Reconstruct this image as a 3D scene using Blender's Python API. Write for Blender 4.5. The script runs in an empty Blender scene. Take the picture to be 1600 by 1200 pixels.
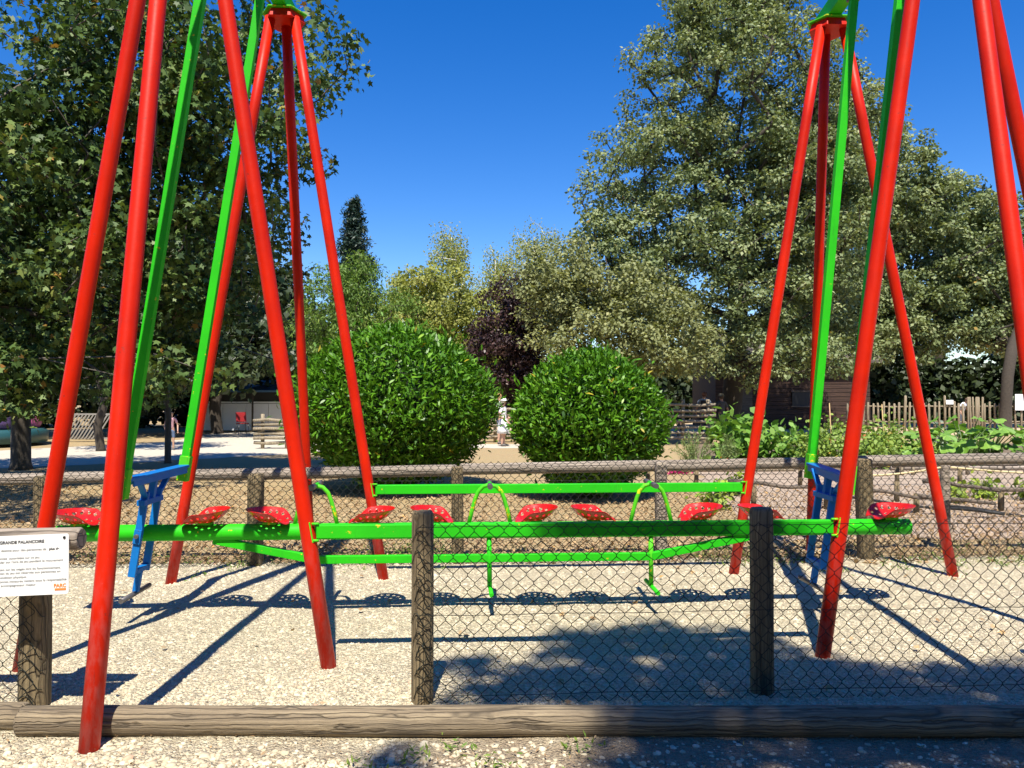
import bpy, bmesh, math, random
import numpy as np
from mathutils import Vector, Matrix, noise as mnoise

R = math.radians
random.seed(7)
rng = np.random.default_rng(11)
scene = bpy.context.scene
COL = scene.collection

# ------------------------------------------------------------------ camera
cam_data = bpy.data.cameras.new('camera')
cam_data.sensor_width = 36.0
cam_data.lens = 27.2
cam_data.clip_end = 2000
cam = bpy.data.objects.new('camera', cam_data)
COL.objects.link(cam)
cam.location = (0, 0, 1.6)
cam.rotation_euler = (R(90.95), 0, 0)
scene.camera = cam

# ------------------------------------------------------------------ light
SUN_DIR = Vector((0.025, 0.58, -1.0)).normalized()      # direction the light travels
SUN_ELEV = math.asin(-SUN_DIR.z)
world = bpy.data.worlds.new('World')
scene.world = world
world.use_nodes = True
wn = world.node_tree.nodes
wl = world.node_tree.links
bg = wn['Background']
sky = wn.new('ShaderNodeTexSky')
sky.sky_type = 'NISHITA'
sky.sun_disc = False
sky.sun_elevation = SUN_ELEV
sky.sun_rotation = math.atan2(-SUN_DIR.x, -SUN_DIR.y)
sky.altitude = 0
sky.air_density = 1.0
sky.dust_density = 0.0
sky.ozone_density = 3.5
hsv = wn.new('ShaderNodeHueSaturation')
hsv.inputs['Saturation'].default_value = 1.4
hsv.inputs['Hue'].default_value = 0.514
wl.new(sky.outputs[0], hsv.inputs['Color'])
wl.new(hsv.outputs[0], bg.inputs['Color'])
bg.inputs['Strength'].default_value = 0.11

sun_data = bpy.data.lights.new('sun', 'SUN')
sun_data.energy = 5.0
sun_data.angle = R(0.53)
sun_data.color = (1.0, 0.94, 0.82)
sun = bpy.data.objects.new('sun', sun_data)
COL.objects.link(sun)
sun.rotation_euler = SUN_DIR.to_track_quat('-Z', 'Y').to_euler()
sun.location = (0, -10, 20)

scene.view_settings.view_transform = 'Standard'
scene.view_settings.look = 'None'
scene.view_settings.gamma = 1
scene.view_settings.use_curve_mapping = False
scene.view_settings.exposure = 0.75
scene.render.engine = 'CYCLES'
scene.cycles.max_bounces = 6
scene.cycles.transparent_max_bounces = 6

# ------------------------------------------------------------------ helpers
def tag(o, label=None, cat=None, group=None, kind=None):
    if label: o['label'] = label
    if cat: o['category'] = cat
    if group: o['group'] = group
    if kind: o['kind'] = kind
    return o

def empty(name, loc=(0, 0, 0), rz=0.0, label=None, cat=None, group=None):
    o = bpy.data.objects.new(name, None)
    o.empty_display_size = 0.1
    COL.objects.link(o)
    o.location = loc
    o.rotation_euler = (0, 0, rz)
    return tag(o, label, cat, group)

def link(name, me, mat=None, parent=None):
    if mat is not None and len(me.materials) == 0:
        me.materials.append(mat)
    o = bpy.data.objects.new(name, me)
    COL.objects.link(o)
    if parent is not None:
        o.parent = parent
    return o

def V(*a): return Vector(a)

class MB:
    """collects verts / faces and builds ONE mesh object"""
    def __init__(self):
        self.v = []; self.f = []; self.s = []
    def add(self, vs, fs, smooth=False):
        b = len(self.v)
        self.v.extend([tuple(p) for p in vs])
        for f in fs:
            self.f.append([i + b for i in f]); self.s.append(smooth)
    def box(self, c, s, rot=None):
        x, y, z = s[0] / 2, s[1] / 2, s[2] / 2
        pts = [V(a, b, d) for a in (-x, x) for b in (-y, y) for d in (-z, z)]
        if rot is not None: pts = [rot @ p for p in pts]
        c = Vector(c)
        self.add([p + c for p in pts], [(0, 1, 3, 2), (4, 6, 7, 5), (0, 4, 5, 1), (2, 3, 7, 6), (0, 2, 6, 4), (1, 5, 7, 3)])
        return self
    def bar(self, p, q, w, h, side=V(0, 1, 0)):
        """rectangular bar from p to q: w along side, h along the other"""
        p, q = Vector(p), Vector(q)
        d = (q - p).normalized()
        sd = (side - d * side.dot(d)).normalized()
        up = d.cross(sd)
        pts = []
        for c in (p, q):
            for a, b in ((-1, -1), (1, -1), (1, 1), (-1, 1)):
                pts.append(c + sd * (a * w / 2) + up * (b * h / 2))
        self.add(pts, [(3, 2, 1, 0), (4, 5, 6, 7), (0, 1, 5, 4), (1, 2, 6, 5), (2, 3, 7, 6), (3, 0, 4, 7)])
        return self
    def tube(self, pts, r, n=10, cap=True, smooth=True):
        pts = [Vector(p) for p in pts]
        m = len(pts)
        rs = r if isinstance(r, (list, tuple)) else [r] * m
        t0 = (pts[1] - pts[0]).normalized()
        ref = V(0, 0, 1) if abs(t0.z) < 0.9 else V(1, 0, 0)
        a = (ref - t0 * ref.dot(t0)).normalized()
        vs = []
        for i in range(m):
            if i == 0: t = t0
            elif i == m - 1: t = (pts[i] - pts[i - 1]).normalized()
            else: t = (pts[i + 1] - pts[i - 1]).normalized()
            a = (a - t * a.dot(t)).normalized()
            b = t.cross(a)
            for k in range(n):
                an = 2 * math.pi * k / n
                vs.append(pts[i] + (a * math.cos(an) + b * math.sin(an)) * rs[i])
        fs = []
        for i in range(m - 1):
            for k in range(n):
                k2 = (k + 1) % n
                fs.append((i * n + k, i * n + k2, (i + 1) * n + k2, (i + 1) * n + k))
        base = len(self.v)
        self.add(vs, fs, smooth)
        if cap:
            self.f.append([base + k for k in reversed(range(n))]); self.s.append(False)
            self.f.append([base + (m - 1) * n + k for k in range(n)]); self.s.append(False)
        return self
    def lathe(self, prof, n=16, c=(0, 0, 0), smooth=True):
        c = Vector(c); vs = []
        for (r, z) in prof:
            for k in range(n):
                an = 2 * math.pi * k / n
                vs.append(c + V(r * math.cos(an), r * math.sin(an), z))
        fs = []
        for i in range(len(prof) - 1):
            for k in range(n):
                k2 = (k + 1) % n
                fs.append((i * n + k, i * n + k2, (i + 1) * n + k2, (i + 1) * n + k))
        base = len(self.v)
        self.add(vs, fs, smooth)
        self.f.append([base + k for k in reversed(range(n))]); self.s.append(False)
        self.f.append([base + (len(prof) - 1) * n + k for k in range(n)]); self.s.append(False)
        return self
    def mesh(self, name):
        me = bpy.data.meshes.new(name)
        me.from_pydata(self.v, [], self.f)
        me.polygons.foreach_set('use_smooth', self.s)
        me.update()
        return me
    def build(self, name, mat, parent=None, bevel=0.0):
        o = link(name, self.mesh(name), mat, parent)
        if bevel:
            m = o.modifiers.new('bevel', 'BEVEL'); m.width = bevel; m.segments = 2; m.limit_method = 'ANGLE'
        return o

def np_mesh(name, verts, k, tint=None, smooth=False):
    """n faces of k corners each; verts is (n*k, 3)"""
    n = len(verts) // k
    me = bpy.data.meshes.new(name)
    me.vertices.add(n * k)
    me.vertices.foreach_set('co', np.ascontiguousarray(verts, dtype=np.float32).ravel())
    me.loops.add(n * k)
    me.loops.foreach_set('vertex_index', np.arange(n * k, dtype=np.int32))
    me.polygons.add(n)
    me.polygons.foreach_set('loop_start', np.arange(0, n * k, k, dtype=np.int32))
    me.polygons.foreach_set('loop_total', np.full(n, k, dtype=np.int32))
    if tint is not None:
        a = me.attributes.new('tint', 'FLOAT', 'FACE')
        a.data.foreach_set('value', np.ascontiguousarray(tint, dtype=np.float32))
    me.update(calc_edges=True)
    return me

# ------------------------------------------------------------------ materials
def new_mat(name):
    m = bpy.data.materials.new(name); m.use_nodes = True
    nt = m.node_tree
    return m, nt, nt.nodes['Principled BSDF'], nt.nodes['Material Output']

def N(nt, typ, **kw):
    n = nt.nodes.new(typ)
    ins = kw.pop('ins', {})
    for k, v in kw.items(): setattr(n, k, v)
    for k, v in ins.items():
        if hasattr(v, 'links') or isinstance(v, bpy.types.NodeSocket): nt.links.new(v, n.inputs[k])
        else: n.inputs[k].default_value = v
    return n

def ramp(nt, fac, stops, interp='LINEAR'):
    n = nt.nodes.new('ShaderNodeValToRGB')
    cr = n.color_ramp; cr.interpolation = interp
    while len(cr.elements) < len(stops): cr.elements.new(0.5)
    for e, (p, c) in zip(cr.elements, stops):
        e.position = p; e.color = (c[0], c[1], c[2], 1) if len(c) == 3 else c
    nt.links.new(fac, n.inputs[0])
    return n.outputs[0]

def mixc(nt, fac, a, b, mode='MIX'):
    n = nt.nodes.new('ShaderNodeMix'); n.data_type = 'RGBA'; n.blend_type = mode
    for sock, v in ((n.inputs[0], fac), (n.inputs[6], a), (n.inputs[7], b)):
        if isinstance(v, bpy.types.NodeSocket): nt.links.new(v, sock)
        elif isinstance(v, (int, float)): sock.default_value = v
        else: sock.default_value = (*v, 1)
    return n.outputs[2]

def coords(nt, kind='Object', scale=(1, 1, 1)):
    tc = nt.nodes.new('ShaderNodeTexCoord')
    mp = nt.nodes.new('ShaderNodeMapping')
    mp.inputs['Scale'].default_value = scale
    nt.links.new(tc.outputs[kind], mp.inputs['Vector'])
    return mp.outputs[0]

def wpos(nt, scale=(1, 1, 1)):
    g = nt.nodes.new('ShaderNodeNewGeometry')
    mp = nt.nodes.new('ShaderNodeMapping')
    mp.inputs['Scale'].default_value = scale
    nt.links.new(g.outputs['Position'], mp.inputs['Vector'])
    return mp.outputs[0]

def noise(nt, vec, scale, detail=4, rough=0.55, out='Fac'):
    n = N(nt, 'ShaderNodeTexNoise', ins={'Scale': scale, 'Detail': detail, 'Roughness': rough})
    nt.links.new(vec, n.inputs['Vector'])
    return n.outputs[out]

def bump(nt, bsdf, height, strength=0.3, dist=0.01):
    b = N(nt, 'ShaderNodeBump', ins={'Strength': strength, 'Distance': dist})
    nt.links.new(height, b.inputs['Height'])
    nt.links.new(b.outputs[0], bsdf.inputs['Normal'])

def paint(name, col, dark, chip, chip_amt=0.62, rough=0.32, scuff_z=None, scuff=(0.5, 0.1, 0.09)):
    m, nt, b, out = new_mat(name)
    w = wpos(nt)
    c = mixc(nt, ramp(nt, noise(nt, w, 2.2, 6, 0.65), [(0.32, (0, 0, 0)), (0.68, (1, 1, 1))]), col, dark)
    fade = ramp(nt, noise(nt, wpos(nt, (9, 9, 1.6)), 1.0, 6, 0.7), [(0.52, (0, 0, 0)), (0.78, (0.35, 0.35, 0.35))])
    c = mixc(nt, fade, c, tuple(0.015 + 0.85 * x for x in col))
    grime = ramp(nt, noise(nt, wpos(nt, (30, 30, 4)), 1.0, 5, 0.7), [(0.60, (0, 0, 0)), (0.72, (0.45, 0.45, 0.45))])
    c = mixc(nt, grime, c, tuple(0.35 * x + 0.02 for x in col))
    nz = noise(nt, w, 22, 6, 0.65)
    ch = ramp(nt, nz, [(chip_amt, (0, 0, 0)), (chip_amt + 0.03, (1, 1, 1))])
    c = mixc(nt, ch, c, chip)
    fleck = ramp(nt, noise(nt, w, 140, 3, 0.6), [(0.70, (0, 0, 0)), (0.74, (1, 1, 1))])
    c = mixc(nt, N(nt, 'ShaderNodeMath', operation='MULTIPLY', ins={0: fleck, 1: 0.35}).outputs[0], c, tuple(0.12 + 0.75 * x for x in col))
    if scuff_z:
        sep = N(nt, 'ShaderNodeSeparateXYZ'); nt.links.new(w, sep.inputs[0])
        zf = N(nt, 'ShaderNodeMapRange', ins={'From Min': scuff_z, 'From Max': 0.0, 'To Min': 0, 'To Max': 0.9}); nt.links.new(sep.outputs[2], zf.inputs[0])
        st = noise(nt, wpos(nt, (18, 18, 5)), 1.6, 6, 0.7)
        sm = N(nt, 'ShaderNodeMath', operation='MULTIPLY', ins={0: zf.outputs[0], 1: ramp(nt, st, [(0.42, (0, 0, 0)), (0.6, (1, 1, 1))])})
        c = mixc(nt, sm.outputs[0], c, scuff)
    b.inputs['Specular IOR Level'].default_value = 0.2
    nt.links.new(c, b.inputs['Base Color'])
    r = N(nt, 'ShaderNodeMapRange', ins={'To Min': rough, 'To Max': rough + 0.25}); nt.links.new(nz, r.inputs[0])
    nt.links.new(r.outputs[0], b.inputs['Roughness'])
    bump(nt, b, noise(nt, w, 45, 4), 0.12, 0.004)
    return m

def plain(name, col, rough=0.6, metal=0.0, var=0.0, bmp=0.0, scale=8):
    m, nt, b, out = new_mat(name)
    b.inputs['Base Color'].default_value = (*col, 1)
    b.inputs['Roughness'].default_value = rough
    b.inputs['Metallic'].default_value = metal
    if var:
        w = coords(nt)
        nz = noise(nt, w, scale, 5, 0.6)
        nt.links.new(mixc(nt, nz, tuple(x * (1 - var) for x in col), tuple(min(1, x * (1 + var)) for x in col)), b.inputs['Base Color'])
        if bmp: bump(nt, b, nz, bmp, 0.02)
    return m

def wood(name, light, mid, dark, axis='Z', grain=1.0):
    """weathered timber, grain along one object axis"""
    m, nt, b, out = new_mat(name)
    s = {'X': (1.5, 62, 62), 'Y': (62, 1.5, 62), 'Z': (62, 62, 1.5)}[axis]
    tc = nt.nodes.new('ShaderNodeTexCoord')
    oi = nt.nodes.new('ShaderNodeObjectInfo')
    ad = N(nt, 'ShaderNodeVectorMath', operation='ADD')
    mul = N(nt, 'ShaderNodeMath', operation='MULTIPLY', ins={1: 37.0}); nt.links.new(oi.outputs['Random'], mul.inputs[0])
    nt.links.new(tc.outputs['Object'], ad.inputs[0]); nt.links.new(mul.outputs[0], ad.inputs[1])
    wn_ = N(nt, 'ShaderNodeTexNoise', ins={'Scale': 5.0, 'Detail': 3.0}); nt.links.new(ad.outputs[0], wn_.inputs['Vector'])
    ws = N(nt, 'ShaderNodeVectorMath', operation='SCALE', ins={'Scale': 0.035}); nt.links.new(wn_.outputs['Color'], ws.inputs[0])
    ad2 = N(nt, 'ShaderNodeVectorMath', operation='ADD'); nt.links.new(ad.outputs[0], ad2.inputs[0]); nt.links.new(ws.outputs[0], ad2.inputs[1])
    ad = ad2
    mp = nt.nodes.new('ShaderNodeMapping'); mp.inputs['Scale'].default_value = tuple(x * grain for x in s)
    nt.links.new(ad.outputs[0], mp.inputs['Vector'])
    g = noise(nt, mp.outputs[0], 1.0, 7, 0.68)
    mp2 = nt.nodes.new('ShaderNodeMapping'); mp2.inputs['Scale'].default_value = tuple(x * grain * (0.62 if x > 5 else 0.42) for x in s)
    nt.links.new(ad.outputs[0], mp2.inputs['Vector'])
    vo = N(nt, 'ShaderNodeTexVoronoi', feature='DISTANCE_TO_EDGE', ins={'Scale': 1.0, 'Randomness': 1.0}); nt.links.new(mp2.outputs[0], vo.inputs['Vector'])
    cr = ramp(nt, vo.outputs[0], [(0.0, (1, 1, 1)), (0.07, (0, 0, 0))])
    big = noise(nt, ad.outputs[0], 2.4, 4)
    c = ramp(nt, g, [(0.30, dark), (0.5, mid), (0.68, light)])
    c = mixc(nt, ramp(nt, big, [(0.4, (0, 0, 0)), (0.75, (0.55, 0.55, 0.55))]), c, mid)
    kn = N(nt, 'ShaderNodeMath', operation='MULTIPLY', ins={0: cr, 1: 0.7})
    c = mixc(nt, kn.outputs[0], c, tuple(x * 0.35 for x in dark))
    nt.links.new(c, b.inputs['Base Color'])
    b.inputs['Roughness'].default_value = 0.85
    h = N(nt, 'ShaderNodeMath', operation='SUBTRACT', ins={0: g, 1: kn.outputs[0]})
    bump(nt, b, h.outputs[0], 0.8, 0.012)
    return m

def leaf_mat(name, stops, rough=0.45, trans=0.25, spec=0.5):
    """leaf colours spread by the per-leaf tint value"""
    m, nt, b, out = new_mat(name)
    at = N(nt, 'ShaderNodeAttribute', attribute_name='tint')
    c = ramp(nt, at.outputs['Fac'], stops)
    nt.links.new(c, b.inputs['Base Color'])
    b.inputs['Roughness'].default_value = rough
    b.inputs['Specular IOR Level'].default_value = spec
    tr = N(nt, 'ShaderNodeBsdfTranslucent'); 
    nt.links.new(mixc(nt, 1.0, c, (1.0, 1.0, 0.45), 'MULTIPLY'), tr.inputs['Color'])
    mx = N(nt, 'ShaderNodeMixShader', ins={0: trans})
    nt.links.new(b.outputs[0], mx.inputs[1]); nt.links.new(tr.outputs[0], mx.inputs[2])
    nt.links.new(mx.outputs[0], out.inputs['Surface'])
    return m

M = {}
M['red'] = paint('red_paint', (0.64, 0.016, 0.0), (0.46, 0.009, 0.0), (0.34, 0.020, 0.012), 0.655, 0.33, 0.9)
M['seat_red'] = paint('seat_red_paint', (0.58, 0.010, 0.004), (0.44, 0.007, 0.004), (0.30, 0.02, 0.015), 0.66, 0.14)
M['seat_red'].node_tree.nodes['Principled BSDF'].inputs['Specular IOR Level'].default_value = 0.6
M['green'] = paint('green_paint', (0.026, 0.52, 0.008), (0.020, 0.42, 0.010), (0.60, 0.48, 0.02), 0.665, 0.4)
M['green_worn'] = paint('worn_green_paint', (0.05, 0.52, 0.014), (0.10, 0.50, 0.014), (0.68, 0.54, 0.015), 0.585, 0.4)
M['blue'] = paint('blue_paint', (0.006, 0.17, 0.52), (0.006, 0.13, 0.42), (0.06, 0.09, 0.16), 0.66, 0.34)
M['steel'] = plain('grey_steel', (0.16, 0.15, 0.15), 0.45, 0.6, 0.3, 0.1, 20)
M['wire'] = plain('dark_green_wire', (0.007, 0.012, 0.009), 0.6)
M['log'] = wood('weathered_log_wood', (0.36, 0.285, 0.18), (0.215, 0.165, 0.105), (0.08, 0.06, 0.04), 'X', 0.9)
M['rail'] = wood('greyed_rail_wood', (0.42, 0.35, 0.285), (0.29, 0.24, 0.19), (0.13, 0.10, 0.078), 'X', 0.55)
M['post'] = wood('post_wood', (0.30, 0.225, 0.12), (0.20, 0.15, 0.08), (0.085, 0.062, 0.035), 'Z', 0.9)
M['stake'] = wood('pale_stake_wood', (0.46, 0.38, 0.27), (0.33, 0.27, 0.18), (0.16, 0.125, 0.085), 'Z', 0.7)
M['branch'] = wood('branch_wood', (0.24, 0.19, 0.145), (0.155, 0.12, 0.09), (0.07, 0.055, 0.04), 'X', 0.7)
M['plank'] = wood('barn_plank_wood', (0.12, 0.068, 0.047), (0.07, 0.038, 0.028), (0.03, 0.017, 0.012), 'X', 0.35)
M['bark'] = plain('dark_bark', (0.055, 0.043, 0.032), 0.95, 0, 0.5, 0.6, 12)
M['bark_grey'] = plain('grey_bark', (0.10, 0.085, 0.068), 0.95, 0, 0.45, 0.6, 10)
M['bark_birch'] = plain('birch_bark', (0.62, 0.59, 0.52), 0.8, 0, 0.3, 0.3, 6)
M['white'] = plain('white_sign_board', (0.80, 0.81, 0.80), 0.35)
M['ink'] = plain('black_print', (0.03, 0.03, 0.035), 0.5)
M['orange_ink'] = plain('orange_print', (0.80, 0.22, 0.04), 0.5)
M['screw'] = plain('screw_head', (0.03, 0.03, 0.03), 0.4, 0.5)
M['rope'] = plain('tan_rope', (0.62, 0.50, 0.28), 0.9, 0, 0.25, 0.3, 60)
M['cane'] = plain('bamboo_cane', (0.50, 0.34, 0.15), 0.6, 0, 0.25, 0, 10)
M['hose'] = plain('black_hose', (0.018, 0.017, 0.016), 0.6)

# ground materials ---------------------------------------------------
def gravel_mat():
    m, nt, b, out = new_mat('pale_gravel')
    w = wpos(nt)
    wob = N(nt, 'ShaderNodeVectorMath', operation='ADD')
    nz = N(nt, 'ShaderNodeTexNoise', ins={'Scale': 40.0, 'Detail': 2.0}); nt.links.new(w, nz.inputs['Vector'])
    sc = N(nt, 'ShaderNodeVectorMath', operation='SCALE', ins={'Scale': 0.02}); nt.links.new(nz.outputs['Color'], sc.inputs[0])
    nt.links.new(w, wob.inputs[0]); nt.links.new(sc.outputs[0], wob.inputs[1])
    v1 = N(nt, 'ShaderNodeTexVoronoi', ins={'Scale': 62.0}); nt.links.new(wob.outputs[0], v1.inputs['Vector'])
    v2 = N(nt, 'ShaderNodeTexVoronoi', ins={'Scale': 120.0}); nt.links.new(wob.outputs[0], v2.inputs['Vector'])
    s1 = N(nt, 'ShaderNodeSeparateColor'); nt.links.new(v1.outputs['Color'], s1.inputs[0])
    c = ramp(nt, s1.outputs[0], [(0.0, (0.48, 0.39, 0.25)), (0.2, (0.52, 0.44, 0.285)), (0.7, (0.62, 0.54, 0.365)), (1.0, (0.71, 0.635, 0.46))])
    s2 = N(nt, 'ShaderNodeSeparateColor'); nt.links.new(v2.outputs['Color'], s2.inputs[0])
    c = mixc(nt, ramp(nt, s2.outputs[1], [(0.88, (0, 0, 0)), (0.93, (0.6, 0.6, 0.6))]), c, (0.30, 0.25, 0.19))
    big = noise(nt, w, 0.9, 4)
    c = mixc(nt, ramp(nt, big, [(0.35, (0, 0, 0)), (0.75, (0.3, 0.3, 0.3))]), c, (0.50, 0.42, 0.31))
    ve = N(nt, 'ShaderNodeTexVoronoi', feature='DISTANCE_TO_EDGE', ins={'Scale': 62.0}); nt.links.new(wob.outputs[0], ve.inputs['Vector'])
    gap_shade = N(nt, 'ShaderNodeMath', operation='MULTIPLY', ins={0: ramp(nt, ve.outputs['Distance'], [(0.0, (1, 1, 1)), (0.10, (0, 0, 0))]), 1: ramp(nt, noise(nt, w, 35, 3), [(0.50, (0, 0, 0)), (0.62, (1, 1, 1))])})
    c = mixc(nt, gap_shade.outputs[0], c, (0.13, 0.10, 0.07))  # shade between the stones painted into the colour along cell edges
    # bare soil showing through in front of the edging log
    sep = N(nt, 'ShaderNodeSeparateXYZ'); nt.links.new(w, sep.inputs[0])
    yy = N(nt, 'ShaderNodeMath', operation='MULTIPLY_ADD', ins={1: 0.9, 2: 0.0}); nt.links.new(noise(nt, w, 2.3, 5, 0.65), yy.inputs[0])
    edge = N(nt, 'ShaderNodeMath', operation='ADD'); nt.links.new(sep.outputs[1], edge.inputs[0]); nt.links.new(yy.outputs[0], edge.inputs[1])
    xr = N(nt, 'ShaderNodeMapRange', ins={'From Min': -1.5, 'From Max': 1.2, 'To Min': -0.02, 'To Max': 0.62}); nt.links.new(sep.outputs[0], xr.inputs[0])
    e2 = N(nt, 'ShaderNodeMath', operation='SUBTRACT'); nt.links.new(edge.outputs[0], e2.inputs[0]); nt.links.new(xr.outputs[0], e2.inputs[1])
    near = N(nt, 'ShaderNodeMath', operation='LESS_THAN', ins={1: 3.66}); nt.links.new(sep.outputs[1], near.inputs[0])
    sf = ramp(nt, N(nt, 'ShaderNodeMapRange', ins={'From Min': 3.55, 'From Max': 3.95, 'To Min': 1, 'To Max': 0, 0: e2.outputs[0]}).outputs[0], [(0.0, (0, 0, 0)), (1.0, (0.9, 0.9, 0.9))])
    sfm = N(nt, 'ShaderNodeMath', operation='MULTIPLY'); nt.links.new(sf, sfm.inputs[0]); nt.links.new(near.outputs[0], sfm.inputs[1])
    soil = ramp(nt, noise(nt, w, 30, 6, 0.7), [(0.3, (0.20, 0.14, 0.085)), (0.7, (0.38, 0.29, 0.19))])
    c = mixc(nt, sfm.outputs[0], c, soil)
    nt.links.new(c, b.inputs['Base Color'])
    b.inputs['Roughness'].default_value = 0.95
    h = N(nt, 'ShaderNodeMath', operation='ADD', ins={0: v1.outputs['Distance']}); 
    h2 = N(nt, 'ShaderNodeMath', operation='MULTIPLY', ins={0: v2.outputs['Distance'], 1: 0.5}); nt.links.new(h2.outputs[0], h.inputs[1])
    inv = N(nt, 'ShaderNodeMath', operation='MULTIPLY', ins={0: h.outputs[0], 1: -1.0})
    bump(nt, b, inv.outputs[0], 1.0, 0.022)
    return m
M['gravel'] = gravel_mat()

def dirt_mat(name, cols, fleck, s=1.0, fleck_amt=0.25):
    m, nt, b, out = new_mat(name)
    w = wpos(nt)
    n1 = noise(nt, w, 1.1 * s, 6, 0.62); n2 = noise(nt, w, 48 * s, 6, 0.75)
    c = ramp(nt, n2, [(0.3, cols[0]), (0.5, cols[1]), (0.72, cols[2])])
    c = mixc(nt, ramp(nt, n1, [(0.38, (0, 0, 0)), (0.68, (0.8, 0.8, 0.8))]), c, mixc(nt, n2, cols[3], cols[4]))
    v = N(nt, 'ShaderNodeTexVoronoi', ins={'Scale': 55.0 * s}); nt.links.new(w, v.inputs['Vector'])
    sp = N(nt, 'ShaderNodeSeparateColor'); nt.links.new(v.outputs['Color'], sp.inputs[0])
    f = ramp(nt, sp.outputs[2], [(1 - fleck_amt, (0, 0, 0)), (1 - fleck_amt + 0.05, (0.85, 0.85, 0.85))])
    c = mixc(nt, f, c, fleck)
    nt.links.new(c, b.inputs['Base Color'])
    b.inputs['Roughness'].default_value = 0.95
    hh = N(nt, 'ShaderNodeMath', operation='ADD', ins={0: n2, 1: v.outputs['Distance']})
    bump(nt, b, hh.outputs[0], 0.6, 0.018)
    return m
M['dirt'] = dirt_mat('dry_litter_ground', [(0.17, 0.12, 0.06), (0.35, 0.26, 0.14), (0.52, 0.41, 0.24), (0.26, 0.21, 0.095), (0.45, 0.355, 0.19)], (0.45, 0.27, 0.12))
M['chips'] = dirt_mat('wood_chip_mulch', [(0.15, 0.10, 0.065), (0.34, 0.25, 0.18), (0.52, 0.41, 0.31), (0.24, 0.17, 0.12), (0.42, 0.32, 0.24)], (0.52, 0.42, 0.32), 1.0, 0.35)
M['path'] = dirt_mat('pale_path', [(0.44, 0.39, 0.31), (0.53, 0.48, 0.39), (0.60, 0.56, 0.47), (0.47, 0.41, 0.32), (0.57, 0.51, 0.42)], (0.44, 0.38, 0.29), 0.6, 0.1)
M['soil'] = dirt_mat('garden_soil', [(0.08, 0.055, 0.035), (0.15, 0.105, 0.07), (0.25, 0.18, 0.12), (0.12, 0.085, 0.055), (0.20, 0.15, 0.10)], (0.25, 0.19, 0.12))
M['sand'] = dirt_mat('sandy_pen', [(0.48, 0.36, 0.22), (0.56, 0.43, 0.28), (0.63, 0.50, 0.34), (0.50, 0.38, 0.24), (0.6, 0.47, 0.31)], (0.45, 0.33, 0.2), 0.5, 0.1)

# leaf materials ------------------------------------------------------
LM = {}
LM['maple'] = leaf_mat('maple_leaf', [(0.0, (0.030, 0.062, 0.018)), (0.5, (0.088, 0.150, 0.040)), (0.86, (0.18, 0.25, 0.066)), (0.93, (0.27, 0.27, 0.06)), (0.97, (0.34, 0.17, 0.035)), (1.0, (0.40, 0.22, 0.06))], 0.5, 0.22, 0.3)
LM['linden'] = leaf_mat('linden_leaf', [(0.0, (0.095, 0.132, 0.052)), (0.5, (0.235, 0.285, 0.125)), (0.88, (0.37, 0.41, 0.21)), (0.965, (0.43, 0.43, 0.21)), (1.0, (0.42, 0.27, 0.07))], 0.55, 0.28, 0.25)
LM['laurel'] = leaf_mat('laurel_leaf', [(0.0, (0.025, 0.085, 0.005)), (0.5, (0.080, 0.215, 0.010)), (0.9, (0.17, 0.36, 0.020)), (0.985, (0.24, 0.40, 0.03)), (1.0, (0.38, 0.32, 0.03))], 0.40, 0.2, 0.32)
LM['birch'] = leaf_mat('birch_leaf', [(0.0, (0.25, 0.28, 0.065)), (0.6, (0.40, 0.42, 0.115)), (1.0, (0.50, 0.46, 0.17))], 0.55, 0.38, 0.2)
LM['olive'] = leaf_mat('olive_leaf', [(0.0, (0.16, 0.18, 0.07)), (0.6, (0.30, 0.32, 0.135)), (1.0, (0.42, 0.41, 0.19))], 0.55, 0.28, 0.25)
LM['cherry'] = leaf_mat('cherry_leaf', [(0.0, (0.075, 0.14, 0.024)), (0.6, (0.17, 0.28, 0.05)), (1.0, (0.29, 0.36, 0.08))], 0.5, 0.3, 0.3)
LM['plum'] = leaf_mat('plum_leaf', [(0.0, (0.022, 0.012, 0.014)), (0.6, (0.055, 0.028, 0.028)), (1.0, (0.13, 0.07, 0.055))], 0.45, 0.15, 0.4)
LM['conifer'] = leaf_mat('conifer_needle', [(0.0, (0.012, 0.034, 0.020)), (1.0, (0.035, 0.070, 0.045))], 0.55, 0.1)
LM['dark'] = leaf_mat('dark_leaf', [(0.0, (0.020, 0.036, 0.012)), (0.6, (0.040, 0.062, 0.020)), (1.0, (0.075, 0.10, 0.035))], 0.5, 0.2)
LM['veg'] = leaf_mat('vegetable_leaf', [(0.0, (0.080, 0.19, 0.024)), (0.6, (0.19, 0.37, 0.055)), (1.0, (0.32, 0.48, 0.09))], 0.5, 0.3)
LM['tomato'] = leaf_mat('tomato_leaf', [(0.0, (0.12, 0.20, 0.026)), (0.6, (0.25, 0.37, 0.060)), (0.95, (0.37, 0.45, 0.08)), (1.0, (0.45, 0.15, 0.02))], 0.55, 0.3)
LM['sage'] = leaf_mat('sage_leaf', [(0.0, (0.13, 0.17, 0.12)), (1.0, (0.28, 0.33, 0.25))], 0.7, 0.2)
LM['rosemary'] = leaf_mat('rosemary_leaf', [(0.0, (0.12, 0.18, 0.045)), (1.0, (0.30, 0.37, 0.12))], 0.6, 0.2)
LM['yellow_green'] = leaf_mat('yellow_green_leaf', [(0.0, (0.16, 0.26, 0.03)), (1.0, (0.38, 0.46, 0.05))], 0.5, 0.3)
LM['litter'] = leaf_mat('fallen_leaf', [(0.0, (0.14, 0.08, 0.04)), (0.5, (0.33, 0.21, 0.10)), (0.9, (0.48, 0.34, 0.19)), (1.0, (0.55, 0.30, 0.08))], 0.7, 0.1)
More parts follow.
